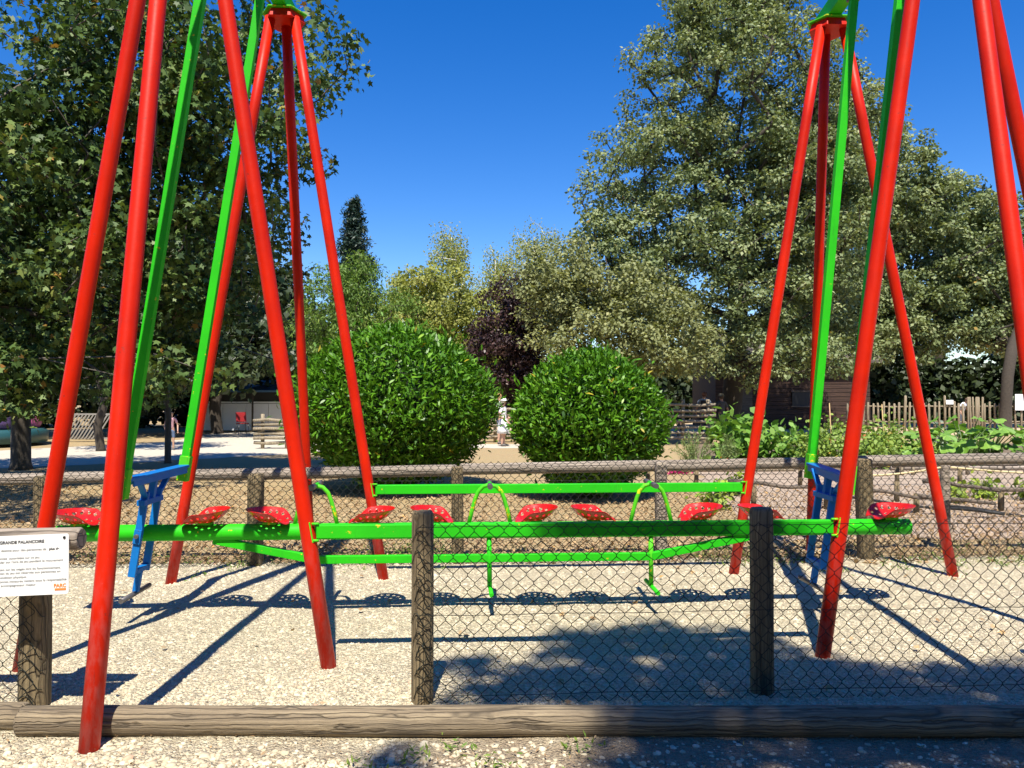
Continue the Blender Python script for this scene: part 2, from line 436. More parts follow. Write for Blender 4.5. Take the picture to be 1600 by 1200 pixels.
LM['pink'] = leaf_mat('magenta_petal', [(0.0, (0.45, 0.01, 0.12)), (1.0, (0.6, 0.03, 0.2))], 0.5, 0.2)
LM['orange'] = leaf_mat('orange_petal', [(0.0, (0.55, 0.10, 0.01)), (1.0, (0.7, 0.25, 0.02))], 0.5, 0.2)
LM['pebble'] = None

# ------------------------------------------------------------------ leaf clouds
SHAPES = {
 'oval': [(0, 0, 0), (.27, .28, .04), (.25, .65, .03), (0, 1, -.06), (-.25, .65, .03), (-.27, .28, .04)],
 'quad': [(0, 0, 0), (.36, .5, .05), (0, 1, -.05), (-.36, .5, .05)],
 'laurel': [(0, 0, 0), (.13, .25, .05), (.15, .6, .02), (0, 1, -.14), (-.15, .6, .02), (-.13, .25, .05)],
 'narrow': [(0, 0, 0), (.16, .4, .03), (0, 1, -.10), (-.16, .4, .03)],
 'needle': [(0, 0, 0), (.09, .5, 0), (0, 1, -.05), (-.09, .5, 0)],
 'maple': [(0, 0, 0), (.42, .10, -.02), (.26, .28, .04), (.54, .52, -.05), (.17, .56, .03), (0, 1.02, -.09), (-.17, .56, .03), (-.54, .52, -.05), (-.26, .28, .04), (-.42, .10, -.02)],
 'rhomb': [(0, 0, 0), (.34, .42, .05), (0, 1, -.07), (-.34, .42, .05)],
}

def norm(a):
    return a / (np.linalg.norm(a, axis=1, keepdims=True) + 1e-9)

def leaf_verts(pos, outw, size, shape, up=0.5, out=0.5, jit=0.6, droop=0.3, g=rng, along=0.6):
    n = len(pos)
    sh = np.array(SHAPES[shape], dtype=float)
    nrm = norm(np.array([0, 0, up]) + outw * out + g.normal(size=(n, 3)) * jit)
    d = g.normal(size=(n, 3)) + outw * along + np.array([0, 0, -droop * 2])
    d = norm(d - nrm * np.sum(d * nrm, axis=1, keepdims=True))
    s = np.cross(d, nrm)
    sz = size * g.uniform(0.65, 1.25, size=(n, 1, 1))
    v = pos[:, None, :] + sz * (sh[None, :, 0:1] * s[:, None, :] + sh[None, :, 1:2] * d[:, None, :] + sh[None, :, 2:3] * nrm[:, None, :])
    return v.reshape(-1, 3), len(sh)

def leaf_object(name, pos, outw, size, shape, mat, parent, tint, kind='stuff', **kw):
    v, k = leaf_verts(pos, outw, size, shape, **kw)
    o = link(name, np_mesh(name, v, k, tint), mat, parent)
    if kind: o['kind'] = kind
    return o

def ball(n, g=rng, bias=0.45):
    p = norm(g.normal(size=(n, 3)))
    return p * (g.uniform(0, 1, size=(n, 1)) ** bias)

# ------------------------------------------------------------------ trees
def make_tree(name, label, base, blobs, n_cl, per, leaf_size, shape, lmat, bmat, trunk_r, cl_r, fork, seed=1, group=None,
              lean=(0, 0), strand=0.0, flat=0.6, bias=0.42, up=0.5, droop=0.3, gaps=0.0, cat='tree', nseg=3, tips=0.0):
    g = np.random.default_rng(seed)
    base = np.array(base, float)
    root = empty(name, tuple(base), 0, label, cat, group)
    # cluster centres spread through the crown's volume
    w = np.array([b[3] * b[4] * b[5] for b in blobs]) ** 0.8
    idx = g.choice(len(blobs), size=n_cl, p=w / w.sum())
    B = np.array(blobs, float)[idx]
    cen = B[:, :3] + ball(n_cl, g, bias) * B[:, 3:6]
    if gaps:
        keep = [mnoise.noise(Vector(c) * 0.55 + Vector((seed, 0, 0))) > -0.5 + gaps for c in cen]
        cen = cen[np.array(keep)]
    cen = cen[cen[:, 2] > base[2] + 0.4]
    mid = np.array([np.average([b[0] for b in blobs], weights=w), np.average([b[1] for b in blobs], weights=w)])
    top = max(b[2] + b[5] * 0.5 for b in blobs)
    # skeleton
    nodes = []; par = []
    nt_ = 8
    for i in range(nt_ + 1):
        t = i / nt_
        z = base[2] + (top - base[2]) * t
        k = max(0.0, (z - base[2] - fork) / max(0.1, top - base[2] - fork))
        xy = base[:2] + np.array(lean) * (z - base[2]) + (mid - base[:2] - np.array(lean) * (z - base[2])) * k * 0.8
        xy = xy + g.normal(size=2) * trunk_r * 0.5 * (i > 0)
        nodes.append(np.array([xy[0], xy[1], z])); par.append(i - 1)
    order = np.argsort(np.linalg.norm(cen - nodes[3], axis=1))
    leafnode = []
    for ci in order:
        c = cen[ci]
        P = np.array(nodes)
        dv = c - P
        dist = np.linalg.norm(dv, axis=1)
        pen = dist + np.maximum(0, P[:, 2] - c[2] + 0.2 * dist) * 1.2 + np.where(P[:, 2] < base[2] + fork * 0.85, 50, 0)
        j = int(np.argmin(pen))
        p0 = P[j]
        k = max(1, int(round(dist[j] / 1.1)))
        k = min(k, nseg)
        last = j
        for s in range(1, k + 1):
            t = s / k
            q = p0 + (c - p0) * t
            q = q + np.array([0, 0, 0.10 * dist[j] * math.sin(math.pi * t)]) + (g.normal(size=3) * 0.06 * dist[j] if s < k else 0)
            nodes.append(q); par.append(last); last = len(nodes) - 1
        leafnode.append(last)
    n = len(nodes)
    wgt = np.zeros(n)
    for l in leafnode: wgt[l] += 1
    for i in range(n - 1, 0, -1):
        if par[i] >= 0: wgt[par[i]] += wgt[i]
    wmax = wgt[0] if wgt[0] > 0 else 1
    rad = trunk_r * np.power(np.maximum(wgt, 0.6) / wmax, 0.44)
    rad = np.minimum(rad, trunk_r)
    rad[0] = trunk_r * 1.25
    tb = MB(); bb = MB()
    bl = Vector(base)
    tp = [Vector(nodes[i]) - bl for i in range(nt_ + 1)]
    tr = [max(0.02, rad[i]) for i in range(nt_ + 1)]
    # flare at the foot
    tp.insert(1, tp[0] + (tp[1] - tp[0]) * 0.12); tr.insert(1, tr[1] * 1.05 if len(tr) > 1 else trunk_r)
    tr[0] = trunk_r * 1.35; tp[0] = tp[0] - V(0, 0, 0.05)
    tb.tube(tp, tr, 10)
    for i in range(nt_ + 1, n):
        r0 = min(rad[par[i]], rad[i] * 1.6); r1 = rad[i]
        bb.tube([Vector(nodes[par[i]]) - bl, Vector(nodes[i]) - bl], [max(.008, r0), max(.006, r1)], 5 if rad[i] > 0.03 else 3, cap=False)
    tk = tb.build('trunk', bmat, root)
    if bb.v: bb.build('branches', bmat, root)['kind'] = 'stuff'
    # leaves
    m = len(cen)
    rep = np.repeat(np.arange(m), per)
    off = ball(m * per, g, 0.5) * cl_r * np.array([1, 1, flat])
    pos = cen[rep] + off
    if strand:
        st = g.uniform(0, 1, size=len(pos)) ** 1.3 * strand * g.uniform(0.4, 1.0, size=m)[rep]
        h = np.round(off[:, :2] * (3.2 / cl_r)) / 3.2 * cl_r
        pos = np.column_stack([cen[rep][:, :2] + h + g.normal(size=(len(pos), 2)) * 0.05, cen[rep][:, 2] + off[:, 2] - st])
    outw = norm(off + 1e-6)
    tint = np.clip(0.42 + g.normal(size=m)[rep] * 0.16 + g.normal(size=len(pos)) * 0.17, 0, 1)
    if tips: tint = np.where(g.uniform(size=len(pos)) < tips, g.uniform(0.9, 1.0, size=len(pos)), np.minimum(tint, 0.9))
    leaf_object('crown', pos - base, outw, leaf_size, shape, lmat, root, tint, up=up, droop=droop, g=g)
    return root

# ------------------------------------------------------------------ ground
def sheet(name, pts, z, mat, kind='structure', sub=0, rough_edge=0.0):
    vs = []
    m = len(pts)
    for i in range(m):
        a, b = Vector((*pts[i], 0)), Vector((*pts[(i + 1) % m], 0))
        k = max(1, int((b - a).length / 0.5)) if rough_edge else 1
        k = min(k, 60)
        for s in range(k):
            p = a.lerp(b, s / k)
            if rough_edge:
                p += V(mnoise.noise(p * 1.7), mnoise.noise(p * 1.7 + V(9, 3, 1)), 0) * rough_edge
            vs.append((p.x, p.y, z))
    me = bpy.data.meshes.new(name)
    me.from_pydata(vs, [], [list(range(len(vs)))])
    o = link(name, me, mat)
    o['kind'] = kind
    return o

sheet('ground', [(-400, -60), (400, -60), (400, 900), (-400, 900)], -0.012, M['dirt'])

def gravel_height(x, y):
    return 0.010 + 0.012 * mnoise.noise(V(x * 1.3, y * 1.3, 0)) + 0.006 * mnoise.noise(V(x * 5, y * 5, 2))

def build_gravel():
    # strip of compacted gravel, far edge parallel to the back fence
    nx, ny = 150, 90
    vs = []; fs = []
    for j in range(ny + 1):
        for i in range(nx + 1):
            x = -8 + 17 * i / nx
            far = 7.62 + 0.047 * x + 0.10 * mnoise.noise(V(x * 1.9, 4, 0)) + 0.05 * mnoise.noise(V(x * 7, 1, 0))
            y = 0.5 + (far - 0.5) * j / ny
            z = gravel_height(x, y)
            if j >= ny - 1: z = -0.006 if j == ny else z * 0.7
            vs.append((x, y, z))
    for j in range(ny):
        for i in range(nx):
            a = j * (nx + 1) + i
            fs.append((a, a + 1, a + nx + 2, a + nx + 1))
    me = bpy.data.meshes.new('gravel_pad'); me.from_pydata(vs, [], fs)
    me.polygons.foreach_set('use_smooth', [True] * len(fs))
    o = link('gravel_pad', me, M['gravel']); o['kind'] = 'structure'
build_gravel()

# ------------------------------------------------------------------ the giant swing
SW = dict(loc=(0.46, 5.745, 0), rz=math.atan(0.049))
LEG_R = 0.0445
def lv(v): return Vector(v)

def w2l(x, y, z=0.0):
    dx, dy = x - SW['loc'][0], y - SW['loc'][1]
    c, sn = math.cos(SW['rz']), math.sin(SW['rz'])
    return V(dx * c + dy * sn, -dx * sn + dy * c, z)
# feet and heads of the four tripods on the ground plan (metres)
TRIPODS = {'FL': ([(-2.87, 4.53), (-1.068, 4.58), (-1.905, 3.50)], (-1.985, 4.57)), 'BL': ([(-2.92, 6.62), (-1.11, 6.78), (-2.02, 7.80)], (-2.03, 6.83)),
           'FR': ([(1.89, 4.76), (3.84, 4.86), (2.66, 3.65)], (2.745, 4.77)), 'BR': ([(1.98, 6.98), (3.92, 6.88), (3.08, 8.02)], (2.90, 7.00))}
TOPZ = 4.93

def build_swing_frame():
    root = empty('swing_frame', SW['loc'], SW['rz'], 'tall red tubular tripods joined by green beams, carrying the giant swing', 'swing frame')
    legs = {}
    for key, (feet, ap) in TRIPODS.items():
        sy = -1 if key[0] == 'F' else 1
        A = w2l(*ap)
        cu, apv = A.x, A.y
        tops = [V(cu - 0.105, apv - 0.05 * sy, TOPZ + 0.02), V(cu + 0.105, apv - 0.05 * sy, TOPZ + 0.02), V(cu, apv + 0.09 * sy, TOPZ + 0.02)]
        legs[key] = []
        for f, q in zip(feet, tops):
            p = w2l(f[0], f[1], -0.06)
            b = MB(); b.tube([p + (q - p) * (i / 6) for i in range(7)], LEG_R, 24)
            b.build('leg', M['red'], root)
            legs[key].append((p, q))
        hd = MB()
        ring = lambda r, z: [V(cu + r * math.cos(R(a)), apv + 0.02 * sy + r * math.sin(R(a)), z) for a in (0, 60, 120, 180, 240, 300)]
        lo, hi = ring(0.185, TOPZ + 0.0), ring(0.165, TOPZ + 0.07)
        hd.add(lo + hi, [(5, 4, 3, 2, 1, 0), (6, 7, 8, 9, 10, 11)] + [(k, (k + 1) % 6, 6 + (k + 1) % 6, 6 + k) for k in range(6)])
        head = hd.build('head', M['red'], root, 0.004)
        fl = MB()
        lo, hi = ring(0.20, TOPZ + 0.072), ring(0.20, TOPZ + 0.086)
        fl.add(lo + hi, [(5, 4, 3, 2, 1, 0), (6, 7, 8, 9, 10, 11)] + [(k, (k + 1) % 6, 6 + (k + 1) % 6, 6 + k) for k in range(6)])
        fl.build('flange', M['green_worn'], head, 0.003)
    for a, c in (('FL', 'BL'), ('FR', 'BR')):
        p, q = w2l(*TRIPODS[a][1], TOPZ + 0.16), w2l(*TRIPODS[c][1], TOPZ + 0.16)
        d = (q - p).normalized()
        b = MB(); b.bar(p - d * 0.22, q + d * 0.22, 0.12, 0.14, V(1, 0, 0))
        b.build('top_beam', M['green'], root, 0.006)
        for t in (0.27, 0.73):
            b = MB(); b.box(p.lerp(q, t) - V(0, 0, 0.12), (0.10, 0.10, 0.12)); b.build('bearing', M['steel'], root, 0.006)
    # long guard beams, front and back, bolted to the inner legs
    for kl, kr, z in (('FL', 'FR', 0.805), ('BL', 'BR', 0.79)):
        (pl_, ql), (pr_, qr) = legs[kl][1], legs[kr][0]
        t = (z + 0.06) / (TOPZ + 0.08)
        L_, R_ = pl_.lerp(ql, t), pr_.lerp(qr, t)
        uL, uR = L_.x, R_.x
        v = (L_.y + R_.y) / 2
        b = MB(); b.bar((uL + LEG_R + 0.012, L_.y, z), (uR - LEG_R - 0.012, R_.y, z), 0.06, 0.078, V(0, 1, 0))
        beam = b.build('guard_beam', M['green'], root, 0.004)
        for u, s, v in ((uL + LEG_R + 0.006, 1, L_.y), (uR - LEG_R - 0.006, -1, R_.y)):
            e = MB(); e.bar((u - s * 0.012, v, z - 0.062), (u - s * 0.012 - s * 0.0 + (-0.022 if s > 0 else 0.022), v, z + 0.058), 0.075, 0.010, V(0, 1, 0))
            pl = e.build('end_plate', M['green_worn'], beam, 0.002)
            for dz in (-0.05, 0.048):
                bo = MB(); bo.tube([V(u - 0.02 * s, v - 0.03, z + dz), V(u + 0.022 * s, v - 0.03, z + dz)], 0.008, 6); bo.build('bolt', M['green_worn'], beam)
    return root
build_swing_frame()

# seat pan of pressed steel with holes -------------------------------
def seat_mesh():
    n = 64
    Lx, Ly = 0.168, 0.178
    holes = []
    for a in range(0, 360, 22):
        if a < 40 or a > 320: continue
        holes.append((0.78 * Lx * math.cos(R(a)), 0.80 * Ly * math.sin(R(a)), 0.0115))
    for a in range(11, 360, 36):
        holes.append((0.47 * Lx * math.cos(R(a)), 0.47 * Ly * math.sin(R(a)), 0.0105))
    def outline(a):
        c = math.cos(a)
        notch = 0.16 * math.exp(-(math.atan2(math.sin(a), math.cos(a)) / 0.28) ** 2)
        return 1.0 - notch
    def zf(x, y):
        e = math.hypot(x / Lx, y / Ly); ph = abs(math.atan2(y / Ly, x / Lx))
        g = 1.0 / (1.0 + math.exp(-(ph - 0.98) / 0.15))
        z = (0.088 + 0.012 * max(0.0, -x / Lx)) * e ** 2.3 * (0.04 + 0.96 * g)
        z += 0.012 * math.exp(-(y / 0.035) ** 2) * max(0.0, x / Lx)
        lip = max(0.0, (e - 0.86) / 0.14) * (1 - g)
        return z - 0.016 * lip ** 2
    vs = []; ids = {}
    fs = []
    def vid(i, j):
        if (i, j) in ids: return ids[(i, j)]
        x = -Lx * 1.02 + 2.04 * Lx * i / n; y = -Ly * 1.02 + 2.04 * Ly * j / n
        e = math.hypot(x / Lx, y / Ly); a = math.atan2(y / Ly, x / Lx); o = outline(a)
        if e > o: x, y = x * o / e, y * o / e
        for hx, hy, hr in holes:
            d = math.hypot(x - hx, y - hy)
            if abs(d - hr) < 0.0031 and d > 0:
                x, y = hx + (x - hx) * hr / d, hy + (y - hy) * hr / d
        ids[(i, j)] = len(vs); vs.append((x, y, zf(x, y)))
        return ids[(i, j)]
    for i in range(n):
        for j in range(n):
            x = -Lx * 1.02 + 2.04 * Lx * (i + .5) / n; y = -Ly * 1.02 + 2.04 * Ly * (j + .5) / n
            e = math.hypot(x / Lx, y / Ly)
            if e > outline(math.atan2(y / Ly, x / Lx)) + 0.005: continue
            if any(math.hypot(x - hx, y - hy) < hr for hx, hy, hr in holes): continue
            fs.append((vid(i, j), vid(i + 1, j), vid(i + 1, j + 1), vid(i, j + 1)))
    me = bpy.data.meshes.new('seat'); me.from_pydata(vs, [], fs)
    me.polygons.foreach_set('use_smooth', [True] * len(fs))
    me.materials.append(M['seat_red'])
    return me

def build_swing_beam():
    root = empty('swing_beam', SW['loc'], SW['rz'], 'long green beam with ten red tractor seats hanging on green arms', 'swing')
    PZ, PR = 0.62, 0.059
    b = MB(); b.tube([V(-3.72 + 6.26 * i / 10, 0, PZ) for i in range(11)], PR, 28)
    pipe = b.build('beam_pipe', M['green'], root)
    me = seat_mesh()
    seats = [(-3.57, 1), (-2.68, -1), (-2.22, 1), (-1.49, -1), (-1.04, 1), (-0.29, -1), (0.145, 1), (0.94, -1), (1.41, 1), (2.40, -1)]
    for i, (u, s) in enumerate(seats):
        o = link('seat', me, None, root)
        o.location = (u, 0, PZ + PR + 0.012)
        o.rotation_euler = (R(random.uniform(-1.5, 1.5)), R(random.uniform(-2, 2)), (0 if s > 0 else math.pi) + R(random.uniform(-4, 4)))
        sm = o.modifiers.new('thick', 'SOLIDIFY'); sm.thickness = 0.004; sm.offset = 0
        k = MB(); k.box((u, 0, PZ + PR + 0.004), (0.10, 0.06, 0.018)); k.build('seat_mount', M['green_worn'], root, 0.002)
        for dx in (-0.025, 0.025):
            k = MB(); k.tube([V(u + dx, 0, PZ + PR + 0.01), V(u + dx, 0, PZ + PR + 0.026)], 0.010, 6); k.build('bolt', M['steel'], root)
    # hoop handles with foot pegs under the pipe
    for u in (-1.89, -0.625, 0.575):
        hp = [(-.155, 0), (-.132, .10), (-.106, .19), (-.084, .243), (-.048, .280), (0, .293)]
        hp = hp + [(-a_, b_) for a_, b_ in reversed(hp[:-1])]
        pts = [V(u + a_, 0, PZ + 0.04 + b_) for a_, b_ in hp]
        h = MB(); h.tube(pts, 0.0155, 10); hd = h.build('handle_hoop', M['green_worn'], root)
        gr = MB(); gr.tube([V(u, -0.15, PZ + 0.335), V(u, 0.15, PZ + 0.335)], 0.0165, 10); gr.build('grip_bar', M['green'], hd)
        for s in (-1, 1):
            g2 = MB(); g2.tube([V(u, 0.06 * s, PZ + 0.335), V(u, 0.175 * s, PZ + 0.335)], 0.020, 10); g2.build('grip', M['steel'], hd)
        pg = MB(); pg.tube([V(u - .005, -0.012, PZ - PR + 0.01), V(u, 0, 0.20)], 0.018, 10); peg = pg.build('foot_peg', M['green_worn'] if u > 0.3 else M['green'], root)
        fb = MB(); fb.tube([V(u + 0.01, -0.18, 0.185), V(u - 0.0, 0.18, 0.195)], 0.016, 10); fb.build('foot_bar', M['green'], peg)
    # truss bar below
    tz = 0.415
    for a, c in ((V(-2.62, 0, PZ - PR + 0.005), V(-1.89, 0, tz)), (V(-1.892, 0, tz), V(0.577, 0, tz)), (V(0.575, 0, tz), V(1.36, 0, PZ - PR + 0.005))):
        b = MB(); b.bar(a, c, 0.05 if abs(a.x + 1.892) > 1e-4 else 0.046, 0.055, V(0, 1, 0)); b.build('truss_bar', M['green'], root, 0.003)
    # two pairs of hanging arms and their blue hangers
    for fk, bk, bots in (('FL', 'BL', ((-2.56, 5.10), (-2.61, 6.18))), ('FR', 'BR', ((2.31, 5.33), (2.46, 6.37)))):
        pa, pb = w2l(*TRIPODS[fk][1], 4.99), w2l(*TRIPODS[bk][1], 4.99)
        ends = []
        for t, bo_ in zip((0.27, 0.73), bots):
            p, q = pa.lerp(pb, t), w2l(*bo_, 1.03)
            a = MB(); a.bar(p, q, 0.064, 0.056, V(1, 0, 0))
            arm = a.build('hanging_arm', M['green'], root, 0.004)
            d = (q - p).normalized()
            sl = MB(); sl.bar(q - d * 0.10, q + d * 0.10, 0.080, 0.072, V(1, 0, 0)); sl.build('sleeve', M['green_worn'], arm, 0.004)
            ends.append(q)
        bot_u = (ends[0].x + ends[1].x) / 2
        def U(z): return bot_u - (1.0 - z) * 0.155
        hg = MB()
        e0, e1 = V(ends[0].x, ends[0].y, 1.05), V(ends[1].x, ends[1].y, 1.05)
        hg.bar(e0 + (e1 - e0) * 0.02, e1 - (e1 - e0) * 0.02, 0.092, 0.022, V(1, 0, 0))
        hanger = hg.build('hanger', M['blue'], root, 0.004)
        for dx in (-0.044, 0.044):
            fo = V(dx * 0.92, 0, -0.028)
            fl = MB(); fl.bar(e0 + (e1 - e0) * 0.06 + fo, e1 - (e1 - e0) * 0.06 + fo, 0.008, 0.045, V(1, 0, 0)); fl.build('flange', M['blue'], hanger)
        st = MB(); st.bar((U(1.03), 0, 1.04), (U(0.84), 0, 0.84), 0.045, 0.045, V(1, 0, 0)); st.build('stem', M['blue'], hanger, 0.003)
        for sv in (-1, 1):
            br = MB(); br.bar((U(1.03), 0.27 * sv, 1.03), (U(0.9), 0.11 * sv, 0.885), 0.04, 0.02, V(1, 0, 0)); br.build('brace', M['blue'], hanger, 0.002)
            lg = MB(); lg.bar((U(0.93), 0.115 * sv, 0.93), (U(0.33), 0.115 * sv, 0.33), 0.052, 0.026, V(1, 0, 0)); lg.build('side_bar', M['blue'], hanger, 0.003)
            bp = MB(); bp.box((U(PZ), 0.136 * sv, PZ - 0.005), (0.05, 0.012, 0.10), Matrix.Rotation(R(9), 3, 'Y')); bp.build('pivot_plate', M['blue'], hanger, 0.002)
            bo = MB(); bo.tube([V(U(PZ), 0.11 * sv, PZ), V(U(PZ), 0.165 * sv, PZ)], 0.016, 6); bo.build('pivot_bolt', M['steel'], hanger)
        cr = MB(); cr.bar((U(0.85), -0.17, 0.855), (U(0.85), 0.16, 0.855), 0.056, 0.04, V(1, 0, 0)); cr.build('cross_plate', M['blue'], hanger, 0.003)
        cb = MB(); cb.bar((U(0.36), -0.097, 0.36), (U(0.36), 0.097, 0.36), 0.05, 0.035, V(1, 0, 0)); cb.build('cross_bar', M['blue'], hanger, 0.003)
        s2 = MB(); s2.bar((U(0.36), 0, 0.345), (U(0.2), 0, 0.2), 0.04, 0.04, V(1, 0, 0)); s2.build('foot_stem', M['blue'], hanger, 0.003)
        fb = MB(); fb.tube([V(U(0.2), -0.235, 0.19), V(U(0.2), 0.235, 0.19)], 0.018, 10); fb.build('foot_bar', M['steel'], hanger)
    bo = MB(); bo.tube([V(2.42, -PR - 0.012, PZ - 0.005), V(2.42, -PR + 0.01, PZ - 0.005)], 0.014, 8); bo.build('bolt', M['green'], root)
    return root
build_swing_beam()

# ------------------------------------------------------------------ fences
def timber(p, q, r, n=20, m=40, amp=0.05, seed=0, taper=0.0):
    """round weathered pole along local X, placed from p to q -> mesh, matrix"""
    p, q = Vector(p), Vector(q)
    L = (q - p).length
    b = MB(); vs = []; fs = []
    xs = [-L / 2 + 0.006] + list(np.linspace(-L / 2 + 0.012 * 1.5, L / 2 - 0.018, m)) + [L / 2 - 0.006]
    for i, x in enumerate(xs):
        e = 0.88 if i in (0, len(xs) - 1) else 1.0
        for k in range(n):
            a = 2 * math.pi * k / n
            rr = r * e * (1 + taper * x / L) * (1 + amp * mnoise.noise(V(x * 1.6 + seed * 7, math.cos(a) * 1.2, math.sin(a) * 1.2)) + 0.4 * amp * mnoise.noise(V(x * 3 + seed, math.cos(a) * 4, math.sin(a) * 4)))
            vs.append((x, rr * math.cos(a), rr * math.sin(a) + r * amp * 1.2 * mnoise.noise(V(x * 0.7, seed, 3))))
    for i in range(len(xs) - 1):
        for k in range(n):
            k2 = (k + 1) % n
            fs.append((i * n + k, (i + 1) * n + k, (i + 1) * n + k2, i * n + k2))
    b.add(vs, fs, True)
    b.f.append(list(range(n))); b.s.append(False)
    b.f.append([(len(xs) - 1) * n + k for k in reversed(range(n))]); b.s.append(False)
    M4 = (q - p).to_track_quat('X', 'Z').to_matrix().to_4x4()
    M4.translation = (p + q) / 2
    return b.mesh('timber'), M4

def pole(name, p, q, r, mat, parent=None, seed=0, amp=0.05, taper=0.0, n=20, m=40):
    me, M4 = timber(p, q, r, n, m, amp, seed, taper)
    o = link(name, me, mat, parent)
    o.matrix_local = M4
    return o

def post(name, x, y, top, r, mat, parent, seed=0, square=False, rz=0.0, tilt=0.0):
    b = MB()
    prof = [(r, -0.2), (r, top - 0.02), (r * 0.9, top), (r * 0.55, top + 0.004)]
    n = 20
    vs = []; fs = []
    zs = [-0.2, -0.02] + list(np.linspace(0.05, top - 0.015, 12)) + [top]
    for i, z in enumerate(zs):
        e = 0.86 if i == len(zs) - 1 else 1.0
        for k in range(n):
            a = 2 * math.pi * k / n
            sq = 1.0
            if square: sq = min(1.28, 1 / max(abs(math.cos(a)), abs(math.sin(a)))) * 0.94
            rr = r * e * sq * (1 + 0.04 * mnoise.noise(V(z * 2 + seed * 5, math.cos(a) * 2, math.sin(a) * 2)))
            vs.append((rr * math.cos(a) + tilt * z, rr * math.sin(a), z + (0.006 * mnoise.noise(V(math.cos(a) * 3, math.sin(a) * 3, seed)) if i == len(zs) - 1 else 0)))
    for i in range(len(zs) - 1):
        for k in range(n):
            k2 = (k + 1) % n
            fs.append((i * n + k, i * n + k2, (i + 1) * n + k2, (i + 1) * n + k))
    b.add(vs, fs, True)
    b.f.append([(len(zs) - 1) * n + k for k in range(n)]); b.s.append(False)
    o = link(name, b.mesh(name), mat, parent)
    o.location = (x, y, 0)
    o.rotation_euler = (0, 0, rz)
    return o

def chain_link(name, u0, u1, z0, z1, v, mat, parent, seed=0, W=0.077, H=0.089, r=0.0023, rag=0.0, rise=0.0):
    """zigzag wires hooked into each other, running along local x at depth v"""
    nw = int((u1 - u0) / (W / 2))
    nk = int((z1 - z0) / (H / 2))
    verts = []; faces = []
    base = 0
    ns = 3
    for i in range(nw):
        pts = []
        for k in range(nk + 1):
            s = (k % 2) if i % 2 == 0 else ((k + 1) % 2)
            x = u0 + (i + s) * W / 2 if i % 2 == 0 else u0 + (i + s) * W / 2
            z = z0 + k * H / 2
            side = 1 if s else -1
            # wires i and i+1 meet; pull bends so the hooks cross
            xx = x + side * r * 0.9
            nz = mnoise.noise(V(x * 1.3 + seed, z * 1.5, 0)); nz2 = mnoise.noise(V(x * 1.1, z * 1.3 + seed, 5)); nz3 = mnoise.noise(V(x * 0.8 + seed, z * 2, 9))
            z = z0 + k * H / 2 + rise * x * (z - z0)
            xx += 0.022 * nz + 0.004 * mnoise.noise(V(x * 9, z * 9, seed)); zz = z + 0.020 * nz2 + 0.004 * mnoise.noise(V(x * 8, z * 10, seed + 4)); yy = v + 0.016 * nz3
            if rag and k == nk: 
                xx += random.uniform(-rag, rag); zz += random.uniform(-rag, rag * 0.5)
            sgn = 1 if (i + k) % 2 else -1
            for dz in (-0.0055, 0.0055):
                if (k == 0 and dz < 0) or (k == nk and dz > 0): continue
                pts.append((xx - side * 0.0015, yy + (dz / 0.0055) * r * 0.9 * sgn, zz + dz))
        P = np.array(pts)
        T = np.gradient(P, axis=0); T = norm(T)
        A = np.tile(np.array([[0, 1.0, 0]]), (len(P), 1)); A = norm(A - T * np.sum(A * T, axis=1, keepdims=True))
        Bv = np.cross(T, A)
        rings = []
        for kk in range(ns):
            an = 2 * math.pi * kk / ns
            rings.append(P + (A * math.cos(an) + Bv * math.sin(an)) * r)
        rg = np.stack(rings, axis=1).reshape(-1, 3)
        m = len(P)
        ii = np.arange(m - 1)[:, None] * ns
        kk = np.arange(ns)[None, :]
        k2 = (kk + 1) % ns
        f = np.stack([ii + kk, ii + k2, ii + ns + k2, ii + ns + kk], axis=2).reshape(-1, 4) + base
        verts.append(rg); faces.append(f); base += len(rg)
    Vv = np.concatenate(verts); F = np.concatenate(faces)
    me = bpy.data.meshes.new(name)
    me.vertices.add(len(Vv)); me.vertices.foreach_set('co', Vv.astype(np.float32).ravel())
    me.loops.add(F.size); me.loops.foreach_set('vertex_index', F.astype(np.int32).ravel())
    me.polygons.add(len(F)); me.polygons.foreach_set('loop_start', np.arange(0, F.size, 4, dtype=np.int32)); me.polygons.foreach_set('loop_total', np.full(len(F), 4, dtype=np.int32))
    me.polygons.foreach_set('use_smooth', np.ones(len(F), dtype=bool))
    me.update(calc_edges=True)
    o = link(name, me, mat, parent); o['kind'] = 'stuff'
    return o

def line_wire(name, u0, u1, z, v, parent, r=0.0017, sag=0.01, seed=0):
    b = MB()
    pts = [V(u0 + (u1 - u0) * t, v + 0.006 * mnoise.noise(V(t * 9, seed, 0)), z + sag * mnoise.noise(V(t * 6 + seed, 2, 0))) for t in np.linspace(0, 1, 40)]
    b.tube(pts, r, 4)
    return b.build(name, M['wire'], parent)

def post_ties(parent, x, v, z0, z1, r, seed):
    """loose ends of the mesh bent round the post"""
    g = random.Random(seed)
    b = MB(); z = z0
    while z < z1:
        a0 = g.uniform(-1.1, -0.5); a1 = g.uniform(0.6, 1.2)
        pts = []
        dz = g.uniform(0.03, 0.055)
        for t in np.linspace(0, 1, 9):
            a = a0 + (a1 - a0) * t
            pts.append(V(x + (r + 0.006) * math.sin(a), v - (r + 0.006) * math.cos(a), z + dz * math.sin(t * math.pi * 1.5) + 0.012 * math.sin(t * 9 + seed)))
        b.tube(pts, 0.0022, 5)
        z += g.uniform(0.07, 0.12)
    o = b.build('tie_wire', M['wire'], parent); o['kind'] = 'stuff'
    return o

RZ = SW['rz']
